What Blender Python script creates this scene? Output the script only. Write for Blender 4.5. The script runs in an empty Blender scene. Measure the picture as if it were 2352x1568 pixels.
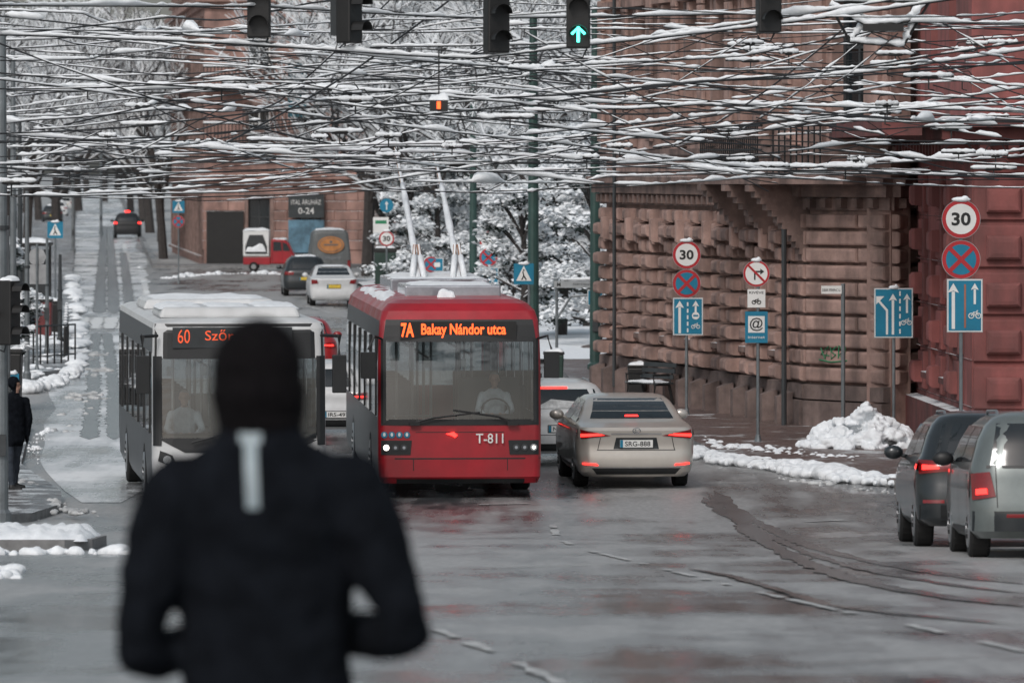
import bpy, bmesh, math, random
from mathutils import Vector, Matrix, noise
from mathutils.bvhtree import BVHTree
R=random.Random(11)
F=13067.0; HV=380.0; HC=5.1
sc=bpy.context.scene; COL=sc.collection
def gz(y):
    t=80-y
    if t<-6: return 0.0
    if t>6: return .045*min(t,110)
    return .045*(t+6)**2/24
def px(u,d): return (u-1176)*d/F
def pz(v,d): return HC-(v-HV)*d/F
def gp(u,v):
    d=66642/(v-380) if v<1213 else 19600/(v-968)
    return Vector((px(u,d),d,gz(d)))
# ---------------- materials
def mat(name,col,rough=.6,metal=0,var=.25,scale=3,bump=0,snow=None,coat=0,emit=0,mscale=(1,1,1),spec=.5,rvar=0,patch=None,grime=0):
    m=bpy.data.materials.new(name); m.use_nodes=True; t=m.node_tree; N=t.nodes; L=t.links
    b=N['Principled BSDF']; b.inputs['Metallic'].default_value=metal; b.inputs['Roughness'].default_value=rough
    b.inputs['Coat Weight'].default_value=coat; b.inputs['Specular IOR Level'].default_value=spec
    tc=N.new('ShaderNodeTexCoord'); mp=N.new('ShaderNodeMapping'); L.new(tc.outputs['Object'],mp.inputs[0]); mp.inputs['Scale'].default_value=mscale
    nz=N.new('ShaderNodeTexNoise'); L.new(mp.outputs[0],nz.inputs['Vector']); nz.inputs['Scale'].default_value=scale; nz.inputs['Detail'].default_value=7; nz.inputs['Roughness'].default_value=.65
    mr=N.new('ShaderNodeMapRange'); mr.inputs[1].default_value=.3; mr.inputs[2].default_value=.7; L.new(nz.outputs[0],mr.inputs[0])
    mx=N.new('ShaderNodeMix'); mx.data_type='RGBA'; L.new(mr.outputs[0],mx.inputs[0])
    mx.inputs[6].default_value=[c*(1-var) for c in col]+[1]; mx.inputs[7].default_value=[min(1,c*(1+var)) for c in col]+[1]
    out=mx.outputs[2]
    if grime:
        g1=N.new('ShaderNodeMapping'); g1.inputs['Scale'].default_value=(1,1,.22); L.new(tc.outputs['Object'],g1.inputs[0]); g2=N.new('ShaderNodeTexNoise'); g2.inputs['Scale'].default_value=1.9; g2.inputs['Detail'].default_value=8; L.new(g1.outputs[0],g2.inputs['Vector'])
        g3=N.new('ShaderNodeMapRange'); g3.inputs[1].default_value=.42; g3.inputs[2].default_value=.66; g3.inputs[4].default_value=grime; L.new(g2.outputs[0],g3.inputs[0])
        g4=N.new('ShaderNodeMix'); g4.data_type='RGBA'; L.new(g3.outputs[0],g4.inputs[0]); L.new(out,g4.inputs[6]); g4.inputs[7].default_value=(.045,.037,.036,1); out=g4.outputs[2]
    if rvar:
        m2=N.new('ShaderNodeMapRange'); m2.inputs[3].default_value=max(.02,rough-rvar); m2.inputs[4].default_value=rough+rvar
        m2.inputs[1].default_value=.3; m2.inputs[2].default_value=.7
        L.new(nz.outputs[0],m2.inputs[0]); L.new(m2.outputs[0],b.inputs['Roughness'])
    if patch:
        p2=N.new('ShaderNodeTexNoise'); p2.inputs['Scale'].default_value=.9; p2.inputs['Detail'].default_value=8; p2.inputs['Roughness'].default_value=.7; L.new(tc.outputs['Object'],p2.inputs['Vector'])
        p3=N.new('ShaderNodeMapRange'); p3.inputs[1].default_value=patch; p3.inputs[2].default_value=patch+.05; L.new(p2.outputs[0],p3.inputs[0])
        p4=N.new('ShaderNodeMix'); p4.data_type='RGBA'; L.new(p3.outputs[0],p4.inputs[0]); L.new(out,p4.inputs[6]); p4.inputs[7].default_value=(.55,.57,.58,1); out=p4.outputs[2]
    if snow is not None:
        ge=N.new('ShaderNodeNewGeometry'); sp=N.new('ShaderNodeSeparateXYZ'); L.new(ge.outputs['Normal'],sp.inputs[0])
        n2=N.new('ShaderNodeTexNoise'); n2.inputs['Scale'].default_value=2.3; n2.inputs['Detail'].default_value=5; L.new(tc.outputs['Object'],n2.inputs['Vector'])
        ad=N.new('ShaderNodeMath'); ad.operation='ADD'; L.new(sp.outputs[2],ad.inputs[0]); L.new(n2.outputs[0],ad.inputs[1])
        ms=N.new('ShaderNodeMapRange'); ms.inputs[1].default_value=snow+.4; ms.inputs[2].default_value=snow+.65; L.new(ad.outputs[0],ms.inputs[0])
        m3=N.new('ShaderNodeMix'); m3.data_type='RGBA'; L.new(ms.outputs[0],m3.inputs[0]); L.new(out,m3.inputs[6]); m3.inputs[7].default_value=(.76,.79,.81,1); out=m3.outputs[2]
    L.new(out,b.inputs['Base Color'])
    if emit:
        L.new(out,b.inputs['Emission Color']); b.inputs['Emission Strength'].default_value=emit
    if bump:
        bp=N.new('ShaderNodeBump'); bp.inputs['Strength'].default_value=bump; bp.inputs['Distance'].default_value=.03; L.new(nz.outputs[0],bp.inputs['Height']); L.new(bp.outputs[0],b.inputs['Normal'])
    return m
SNOW=mat('snow',(.8,.83,.85),.8,var=.1,scale=8,bump=.5)
SLUSH=mat('slush',(.46,.47,.47),.6,var=.45,scale=6,bump=.8)
BLACK=mat('black_plastic',(.012,.013,.014),.5)
TYRE=mat('tyre',(.012,.012,.012),.85)
RIM=mat('rim',(.35,.36,.37),.35,.8)
GLASSD=mat('dark_glass',(.012,.017,.02),.07,var=.3,scale=1,spec=.6,coat=.3)
CHROME=mat('chrome',(.6,.61,.62),.2,1)
DGREY=mat('dark_metal',(.035,.04,.043),.5)
GREYM=mat('galvanised_pole',(.18,.2,.21),.45,.5,snow=.75)
GREENP=mat('green_mast',(.03,.068,.06),.5,snow=.8)
WHITE=mat('white_paint',(.72,.73,.72),.45,var=.06)
SIGNW=mat('sign_white',(.7,.7,.68),.4,var=.06)
SIGNR=mat('sign_red',(.4,.018,.025),.4,var=.12)
SIGNB=mat('sign_blue',(.005,.17,.28),.4,var=.14)
INK=mat('ink',(.012,.012,.012),.5)
BRAKE=mat('brake_light_lit',(1,.025,.02),.3,emit=4.5,var=.1)
TAILD=mat('tail_lens',(.2,.008,.01),.15,coat=.5)
HEADL=mat('head_light_lit',(1,.85,.75),.3,emit=5,var=.02)
LENS=mat('clear_lens',(.42,.44,.47),.1,.5)
LED=mat('led_orange',(1,.1,.02),.4,emit=2.4,var=.1)
LEDD=mat('led_orange_dim',(1,.12,.04),.4,emit=.35,var=.1)
CYAN=mat('green_signal_lit',(.1,1,.75),.4,emit=4,var=.02)
WIREM=mat('wire',(.022,.024,.026),.5)
BARK=mat('snowy_bark',(.045,.04,.038),.9,var=.3,scale=6,snow=.4)
TWIG=mat('snowy_twigs',(.08,.075,.073),.9,var=.4,scale=3,snow=-.15)
LEAF=mat('evergreen_leaf',(.018,.029,.024),.8,var=.5)
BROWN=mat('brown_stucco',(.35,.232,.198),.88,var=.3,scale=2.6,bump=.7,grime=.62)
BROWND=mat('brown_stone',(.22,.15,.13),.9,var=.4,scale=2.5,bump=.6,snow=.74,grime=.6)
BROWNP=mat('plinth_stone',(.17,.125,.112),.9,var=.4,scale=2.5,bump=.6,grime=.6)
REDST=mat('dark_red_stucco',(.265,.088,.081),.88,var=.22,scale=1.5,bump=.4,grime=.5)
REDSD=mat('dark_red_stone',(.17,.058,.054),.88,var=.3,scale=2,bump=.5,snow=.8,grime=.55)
PINK=mat('pink_stucco',(.36,.22,.185),.9,var=.35,scale=.9,snow=.66,grime=.4)
CREAM=mat('grey_stucco',(.26,.23,.22),.9,var=.25,scale=.5,snow=.6)
BRICK=mat('paving_brick',(.13,.092,.083),.4,var=.4,scale=5,bump=.3,rvar=.2,patch=.57)
PAVG=mat('slushy_paving',(.11,.1,.1),.35,var=.4,scale=4,bump=.4,rvar=.2,patch=.5)
KERB=mat('kerb_stone',(.2,.2,.2),.7,var=.3,scale=4)
JACKET=mat('black_fleece',(.0065,.008,.011),.95,var=.4,scale=12,bump=.5,spec=.08)
HAT=mat('black_knit',(.009,.008,.009),.95,var=.5,scale=60,bump=.8,spec=.08)
JEANS=mat('jeans',(.02,.028,.04),.85)
SKIN=mat('skin',(.42,.25,.19),.6,var=.1)
HAIRG=mat('grey_hair',(.25,.23,.22),.8)
SHIRT=mat('pale_shirt',(.4,.43,.47),.8)
REFL=mat('reflective_strip',(.3,.37,.4),.5,var=.3,scale=9)
GRAF=mat('graffiti_paint',(.02,.2,.09),.6)
def glass(name,a=.75,k=.12):
    m=bpy.data.materials.new(name); m.use_nodes=True; t=m.node_tree; N=t.nodes; L=t.links; N.remove(N['Principled BSDF'])
    tr=N.new('ShaderNodeBsdfTransparent'); tr.inputs[0].default_value=(a*.92,a,a,1); gl=N.new('ShaderNodeBsdfGlossy'); gl.inputs[1].default_value=.03
    fr=N.new('ShaderNodeFresnel'); fr.inputs[0].default_value=1.5
    nz=N.new('ShaderNodeTexNoise'); nz.inputs['Scale'].default_value=.8
    ad=N.new('ShaderNodeMath'); ad.operation='MULTIPLY_ADD'; L.new(nz.outputs[0],ad.inputs[0]); ad.inputs[1].default_value=k; L.new(fr.outputs[0],ad.inputs[2])
    mx=N.new('ShaderNodeMixShader'); L.new(ad.outputs[0],mx.inputs[0]); L.new(tr.outputs[0],mx.inputs[1]); L.new(gl.outputs[0],mx.inputs[2]); L.new(mx.outputs[0],N['Material Output'].inputs[0]); return m
WGLASS=glass('windscreen_glass',.72,.2); SGLASS=glass('side_glass',.5,.25)
def roadmat(name,dark,light,r0,r1,lo=.42,hi=.58,spec=.4):
    m=bpy.data.materials.new(name); m.use_nodes=True; t=m.node_tree; N=t.nodes; L=t.links; b=N['Principled BSDF']
    b.inputs['Specular IOR Level'].default_value=spec
    tc=N.new('ShaderNodeTexCoord')
    def nz(s,sc,d=6):
        mp=N.new('ShaderNodeMapping'); mp.inputs['Scale'].default_value=s; L.new(tc.outputs['Object'],mp.inputs[0])
        n=N.new('ShaderNodeTexNoise'); n.inputs['Scale'].default_value=sc; n.inputs['Detail'].default_value=d; n.inputs['Roughness'].default_value=.6; L.new(mp.outputs[0],n.inputs['Vector']); return n.outputs[0]
    a=nz((.35,.22,1),.75); c=nz((1.4,.06,1),.9); g=nz((1,.4,1),12,5)
    def mth(op,x,y):
        k=N.new('ShaderNodeMath'); k.operation=op
        for i,q in enumerate((x,y)):
            if isinstance(q,(int,float)): k.inputs[i].default_value=q
            else: L.new(q,k.inputs[i])
        return k.outputs[0]
    w=mth('ADD',mth('MULTIPLY',a,.5),mth('MULTIPLY',c,.28)); w=mth('ADD',w,mth('MULTIPLY',nz((.8,.25,1),1.6,9),.22))
    mr=N.new('ShaderNodeMapRange'); mr.inputs[1].default_value=lo; mr.inputs[2].default_value=hi; L.new(w,mr.inputs[0]); wet=mr.outputs[0]
    mx=N.new('ShaderNodeMix'); mx.data_type='RGBA'; L.new(wet,mx.inputs[0]); mx.inputs[6].default_value=dark+(1,); mx.inputs[7].default_value=light+(1,)
    m2=N.new('ShaderNodeMix'); m2.data_type='RGBA'; m2.blend_type='OVERLAY'; m2.inputs[0].default_value=.55; L.new(mx.outputs[2],m2.inputs[6]); L.new(g,m2.inputs[7])
    L.new(m2.outputs[2],b.inputs['Base Color'])
    r=N.new('ShaderNodeMapRange'); L.new(wet,r.inputs[0]); r.inputs[3].default_value=r0; r.inputs[4].default_value=r1; L.new(r.outputs[0],b.inputs['Roughness'])
    bp=N.new('ShaderNodeBump'); bp.inputs['Strength'].default_value=.2; bp.inputs['Distance'].default_value=.02; L.new(mth('MULTIPLY',g,mth('ADD',wet,.08)),bp.inputs['Height']); L.new(bp.outputs[0],b.inputs['Normal'])
    return m
ROAD=roadmat('wet_asphalt',(.06,.065,.069),(.33,.33,.325),.15,.46,.42,.545)
ROADF=roadmat('sky_glare_road',(.2,.21,.215),(.8,.82,.83),.14,.45,.42,.56)  # pale base colour paints in the sky's reflection on the far wet road
GROUND=mat('ground_soil',(.34,.35,.35),.8,var=.6,scale=.4)
MARK=mat('worn_marking',(.46,.46,.45),.5,var=.45,scale=3)
TRACK=mat('wet_track',(.05,.053,.056),.16,var=.4)
TRACK2=mat('soft_wet_track',(.11,.114,.117),.22,var=.5,scale=1.5)
# ---------------- mesh builder
class M:
    def __init__(s): s.v=[]; s.f=[]; s.m=[]
    def add(s,vs,fs,m=0):
        o=len(s.v); s.v.extend([tuple(v) for v in vs]); s.f.extend([[i+o for i in f] for f in fs]); s.m.extend([m]*len(fs)); return s
    def box(s,c,d,m=0,rz=0,top=1):
        x,y,z=[k/2 for k in d]; cs,sn=math.cos(rz),math.sin(rz); vs=[]
        for k,q in ((-1,1),(1,top)):
            for i,j in ((-1,-1),(1,-1),(1,1),(-1,1)):
                a,b=i*x*q,j*y*q; vs.append((c[0]+a*cs-b*sn,c[1]+a*sn+b*cs,c[2]+k*z))
        return s.add(vs,[[3,2,1,0],[4,5,6,7],[0,1,5,4],[1,2,6,5],[2,3,7,6],[3,0,4,7]],m)
    def tube(s,pts,rad,n=6,m=0,cap=True,sq=1):
        pts=[Vector(p) for p in pts]; k=len(pts)
        if not hasattr(rad,'__len__'): rad=[rad]*k
        vs=[]; fs=[]
        for i,p in enumerate(pts):
            d=(pts[min(i+1,k-1)]-pts[max(i-1,0)]); d=d.normalized() if d.length>1e-9 else Vector((0,0,1))
            up=Vector((0,0,1)) if abs(d.z)<.9 else Vector((0,1,0)); a=d.cross(up).normalized(); b=a.cross(d)
            for j in range(n):
                t=2*math.pi*j/n; vs.append(p+a*math.cos(t)*rad[i]+b*math.sin(t)*rad[i]*sq)
        for i in range(k-1):
            for j in range(n):
                j2=(j+1)%n; fs.append([i*n+j,i*n+j2,(i+1)*n+j2,(i+1)*n+j])
        if cap: fs.append(list(range(n))[::-1]); fs.append([(k-1)*n+j for j in range(n)])
        return s.add(vs,fs,m)
    def prism(s,pts,y,t,m=0):
        n=len(pts); vs=[(p[0],y-t,p[1]) for p in pts]+[(p[0],y,p[1]) for p in pts]
        return s.add(vs,[list(range(n)),[n+i for i in range(n)][::-1]]+[[i,i+n,(i+1)%n+n,(i+1)%n] for i in range(n)],m)
    def disc(s,cx,cz,r,y,t=.01,m=0,n=28,rz=None):
        rz=rz or r
        return s.prism([(cx+r*math.cos(2*math.pi*i/n),cz+rz*math.sin(2*math.pi*i/n)) for i in range(n)],y,t,m)
    def fbox(s,T,x0,x1,o0,o1,z0,z1,m=0,ins=0):
        i=ins; vs=[T(x0,o0,z0),T(x1,o0,z0),T(x1,o0,z1),T(x0,o0,z1),T(x0+i,o1,z0+i),T(x1-i,o1,z0+i),T(x1-i,o1,z1-i),T(x0+i,o1,z1-i)]
        return s.add(vs,[[3,2,1,0],[4,5,6,7],[0,1,5,4],[1,2,6,5],[2,3,7,6],[3,0,4,7]],m)
    def pillow(s,T,x0,x1,o0,o1,z0,z1,m=0,r=.05):
        vs=[]; pr=[(0,0),(.05,.7),(.4,.93),(1,1)]
        r=min(r,(x1-x0)*.35,(z1-z0)*.4)
        for a,b in pr:
            i=r*a; o=o0+(o1-o0)*b; vs+=[T(x0+i,o,z0+i),T(x1-i,o,z0+i),T(x1-i,o,z1-i),T(x0+i,o,z1-i)]
        fs=[[12,13,14,15]]
        for k in range(3):
            for j in range(4): fs.append([k*4+j,k*4+(j+1)%4,k*4+4+(j+1)%4,k*4+4+j])
        return s.add(vs,fs,m)
    def ball(s,c,r,m=0,n=10,k=7):
        if not hasattr(r,'__len__'): r=(r,r,r)
        vs=[(c[0],c[1],c[2]-r[2])]; fs=[]
        for i in range(1,k):
            a=-math.pi/2+math.pi*i/k
            for j in range(n):
                t=2*math.pi*j/n; vs.append((c[0]+r[0]*math.cos(a)*math.cos(t),c[1]+r[1]*math.cos(a)*math.sin(t),c[2]+r[2]*math.sin(a)))
        vs.append((c[0],c[1],c[2]+r[2])); e=len(vs)-1
        for j in range(n):
            j2=(j+1)%n; fs.append([0,1+j2,1+j]); fs.append([e,e-n+j,e-n+j2])
            for i in range(k-2): fs.append([1+i*n+j,1+i*n+j2,1+(i+1)*n+j2,1+(i+1)*n+j])
        return s.add(vs,fs,m)
    def patch(s,fn,q,off=.006,nx=8,nz=5,m=0):
        vs=[]; fs=[]
        for j in range(nz+1):
            b=j/nz
            for i in range(nx+1):
                a=i/nx
                u=(q[0][0]*(1-a)+q[1][0]*a)*(1-b)+(q[3][0]*(1-a)+q[2][0]*a)*b
                z=(q[0][1]*(1-a)+q[1][1]*a)*(1-b)+(q[3][1]*(1-a)+q[2][1]*a)*b
                vs.append(fn(u,z,off))
        for j in range(nz):
            for i in range(nx): o=j*(nx+1)+i; fs.append([o,o+1,o+nx+2,o+nx+1])
        return s.add(vs,fs,m)
    def snowcap(s,cx,cy,z,w,l,h,m=0,nx=10,ny=14,seed=0):
        vs=[]; fs=[]
        for j in range(ny+1):
            for i in range(nx+1):
                a=i/nx*2-1; b=j/ny*2-1; e=max(abs(a),abs(b)); k=(1-e**6)
                n=noise.noise(Vector((a*w*1.3+seed,b*l*1.3,seed*.7)))+.5*noise.noise(Vector((a*w*5+seed,b*l*5,seed*.7)))
                vs.append((cx+a*w/2*(1+.04*n),cy+b*l/2*(1+.04*n),z+h*k*(.8+.6*n)-(.01 if e>=.999 else 0)))
        for j in range(ny):
            for i in range(nx): o=j*(nx+1)+i; fs.append([o,o+1,o+nx+2,o+nx+1])
        return s.add(vs,fs,m)
    def obj(s,name,mats,parent=None,smooth=False,bevel=0,loc=None,label=None):
        me=bpy.data.meshes.new(name); me.from_pydata(s.v,[],s.f)
        for k in (mats if isinstance(mats,(list,tuple)) else [mats]): me.materials.append(k)
        me.polygons.foreach_set('material_index',s.m)
        if smooth: me.polygons.foreach_set('use_smooth',[True]*len(s.f))
        me.update(); o=bpy.data.objects.new(name,me); COL.objects.link(o)
        if parent: o.parent=parent
        if loc: o.location=loc
        if label: o['label']=label
        if bevel:
            b=o.modifiers.new('b','BEVEL'); b.width=bevel; b.segments=2; b.limit_method='ANGLE'
        return o
def tag(o,label,cat,group=None):
    o['label']=label; o['category']=cat
    if group: o['group']=group
    return o
def top(name,label,cat,loc=(0,0,0),rz=0,group=None,rx=0):
    e=bpy.data.objects.new(name,None); COL.objects.link(e); e.location=loc; e.rotation_euler=(rx,0,rz); e.empty_display_size=.2
    return tag(e,label,cat,group)
def clone(e,loc,rz=None,scale=None):
    def cp(o,par):
        c=o.copy(); COL.objects.link(c)
        if par: c.parent=par
        for k in KIDS.get(o.name,[]): cp(k,c)
        return c
    c=cp(e,None); c.location=loc
    if rz is not None: c.rotation_euler=(0,0,rz)
    if scale: c.scale=scale
    return c
KIDS={}
def regkids(e):
    KIDS[e.name]=list(e.children)
    for k in e.children: regkids(k)
def text(s,w,h,c,m,parent,name='lettering',bold=0):
    cu=bpy.data.curves.new('t','FONT'); cu.body=s; cu.offset=bold; cu.resolution_u=3; o=bpy.data.objects.new('t',cu); COL.objects.link(o)
    dg=bpy.context.evaluated_depsgraph_get(); me=bpy.data.meshes.new_from_object(o.evaluated_get(dg)); bpy.data.objects.remove(o)
    xs=[v.co.x for v in me.vertices]; ys=[v.co.y for v in me.vertices]
    x0,x1,y0,y1=min(xs),max(xs),min(ys),max(ys)
    for v in me.vertices: v.co=Vector((c[0]+((v.co.x-x0)/(x1-x0)-.5)*w,c[1],c[2]+((v.co.y-y0)/(y1-y0)-.5)*h))
    me.materials.clear(); me.materials.append(m); o=bpy.data.objects.new(name,me); COL.objects.link(o); o.parent=parent; return o
# ---------------- vehicles
class Veh:
    def __init__(s,sl,b=.05): s.sl=sl; s.b=b
    def at(s,z):
        sl=s.sl
        if z<=sl[0][0]: return sl[0]
        for a,b in zip(sl,sl[1:]):
            if z<=b[0]:
                t=(z-a[0])/(b[0]-a[0]); return tuple(p+(q-p)*t for p,q in zip(a,b))
        return sl[-1]
    def near(s,x,z,off=0):
        _,y0,y1,hw,r,r1=s.at(z); y=y0+s.b*(x/hw)**2; e=abs(x)-(hw-r)
        if e>0: y+=r-math.sqrt(max(0,r*r-min(e,r*.985)**2)); 
        return (x+(off*.8*(1 if x>0 else -1) if e>0 else 0),y-off,z)
    def far(s,x,z,off=0):
        _,y0,y1,hw,r,r1=s.at(z); y=y1-s.b*(x/hw)**2; e=abs(x)-(hw-r1)
        if e>0: y-=r1-math.sqrt(max(0,r1*r1-min(e,r1*.985)**2))
        return (x,y+off,z)
    def side(s,sg): return lambda y,z,off=0:(sg*(s.at(z)[3]+off),y,z+0)
    def ring(s,z,fx,fy):
        _,y0,y1,hw,r,r1=s.at(z); P=[]; T=[]
        for f in fx: P.append(s.near(f*(hw-r),z)); T.append(('n',f))
        cor=[15,35,55,75]
        for a in cor:
            a=math.radians(a); x=hw-r+r*math.sin(a); P.append((x,y0+s.b*(x/hw)**2+r*(1-math.cos(a)),z)); T.append(('c',0))
        ya=y0+s.b+r; yb=y1-s.b-r1
        for f in fy: P.append((hw,ya+(yb-ya)*f,z)); T.append(('s',f))
        for a in cor[::-1]:
            a=math.radians(a); x=hw-r1+r1*math.sin(a); P.append((x,y1-s.b*(x/hw)**2-r1*(1-math.cos(a)),z)); T.append(('c',0))
        for f in fx[::-1]: P.append(s.far(f*(hw-r1),z)); T.append(('f',f))
        nf=len(fx)
        cc=P[nf:nf+8+len(fy)]; tt=T[nf:nf+8+len(fy)]
        P+=[(-p[0],p[1],p[2]) for p in cc[::-1]]; T+=tt[::-1]
        return P,T
    def shell(s,m,fx,fy,zs,hole=None,mi=0):
        zs=sorted(set([a[0] for a in s.sl]+list(zs))); rings=[s.ring(z,fx,fy) for z in zs]; T=rings[0][1]; n=len(T)
        vs=[p for r in rings for p in r[0]]; fs=[]
        for i in range(len(zs)-1):
            zm=(zs[i]+zs[i+1])/2
            for j in range(n):
                j2=(j+1)%n
                if hole and T[j][0]==T[j2][0] and hole(T[j][0],(T[j][1]+T[j2][1])/2,zm): continue
                fs.append([i*n+j,i*n+j2,(i+1)*n+j2,(i+1)*n+j])
        fs.append(list(range(n))[::-1]); fs.append([(len(zs)-1)*n+j for j in range(n)])
        m.add(vs,fs,mi)
def wheel(par,x,y,r,w=.22,name='wheel'):
    sg=1 if x>0 else -1
    t=M(); pts=[(x-w/2*1,y,r),(x-w/2+.03,y,r),(x+w/2-.03,y,r),(x+w/2,y,r)]
    t.tube(pts,[r*.93,r,r,r*.93],24); o=t.obj(name,TYRE,par,smooth=False)
    q=M(); xo=x+sg*(w/2+.002); q.tube([(xo,y,r),(xo+sg*.012,y,r)],[r*.66,r*.62],20,0)
    for k in range(5):
        a=k*2*math.pi/5; q.box((xo+sg*.016,y+math.sin(a)*r*.33,r+math.cos(a)*r*.33),(.01,.05,.05),1)
    q.tube([(xo+sg*.012,y,r),(xo+sg*.03,y,r)],.05,10,0)
    q.obj('rim',[RIM,BLACK],o); return o
PROF={
'sedan':dict(L=4.9,r=.33,ax=(1.1,3.95),sl=[(.2,.14,4.7,.80,.2,.4),(.28,.04,4.84,.88,.2,.45),(.42,.0,4.9,.915,.22,.5),(.58,.03,4.9,.93,.22,.55),(.68,.05,4.88,.932,.22,.55),(.8,.03,4.8,.925,.2,.5),(.93,.0,4.5,.91,.18,.45),(.98,.04,4.2,.89,.18,.4),(1.02,.3,3.85,.87,.2,.35),(1.06,.72,3.62,.82,.16,.3),(1.2,1.0,3.4,.76,.14,.25),(1.34,1.38,3.0,.68,.14,.25),(1.4,1.62,2.75,.62,.16,.25),(1.435,1.95,2.45,.48,.2,.25),(1.445,2.1,2.3,.3,.1,.1)],
  gl=[(-.66,1.09),(.66,1.09),(.54,1.38),(-.54,1.38)],sw=[(1.15,1.03),(3.5,1.03),(2.85,1.35),(1.55,1.35)],wt=1.03),
'suv':dict(L=4.4,r=.35,ax=(.85,3.5),sl=[(.25,.14,4.25,.8,.2,.4),(.33,.05,4.35,.89,.24,.45),(.5,.0,4.4,.92,.27,.5),(.66,.02,4.4,.925,.3,.5),(.8,.05,4.36,.925,.3,.5),(.95,.05,4.1,.91,.28,.4),(1.03,.09,3.75,.88,.27,.35),(1.07,.13,3.45,.85,.26,.3),(1.3,.27,3.0,.77,.25,.25),(1.44,.38,2.68,.7,.23,.25),(1.52,.46,2.45,.63,.2,.25),(1.565,.6,2.25,.54,.2,.2),(1.59,.8,2.1,.43,.15,.15),(1.6,1.0,1.95,.3,.1,.1)],
  gl=[(-.68,1.1),(.68,1.1),(.58,1.45),(-.58,1.45)],sw=[(.55,1.1),(3.2,1.06),(2.55,1.45),(.85,1.42)],wt=1.07),
'mpv':dict(L=4.2,r=.32,ax=(.75,3.35),sl=[(.22,.12,4.05,.78,.25,.4),(.3,.03,4.15,.85,.28,.45),(.48,.0,4.2,.865,.3,.5),(.62,.02,4.2,.87,.3,.5),(.8,.05,4.1,.87,.3,.5),(.95,.07,3.9,.86,.3,.4),(1.04,.1,3.6,.84,.28,.35),(1.3,.2,3.1,.76,.26,.25),(1.46,.3,2.75,.68,.25,.25),(1.54,.38,2.5,.6,.22,.25),(1.59,.52,2.3,.5,.2,.2),(1.615,.7,2.1,.38,.15,.15),(1.62,.9,1.9,.26,.1,.1)],
  gl=[(-.66,1.02),(.66,1.02),(.57,1.48),(-.57,1.48)],sw=[(.5,1.06),(3.3,1.04),(2.65,1.46),(.7,1.44)],wt=1.05)}
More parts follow.
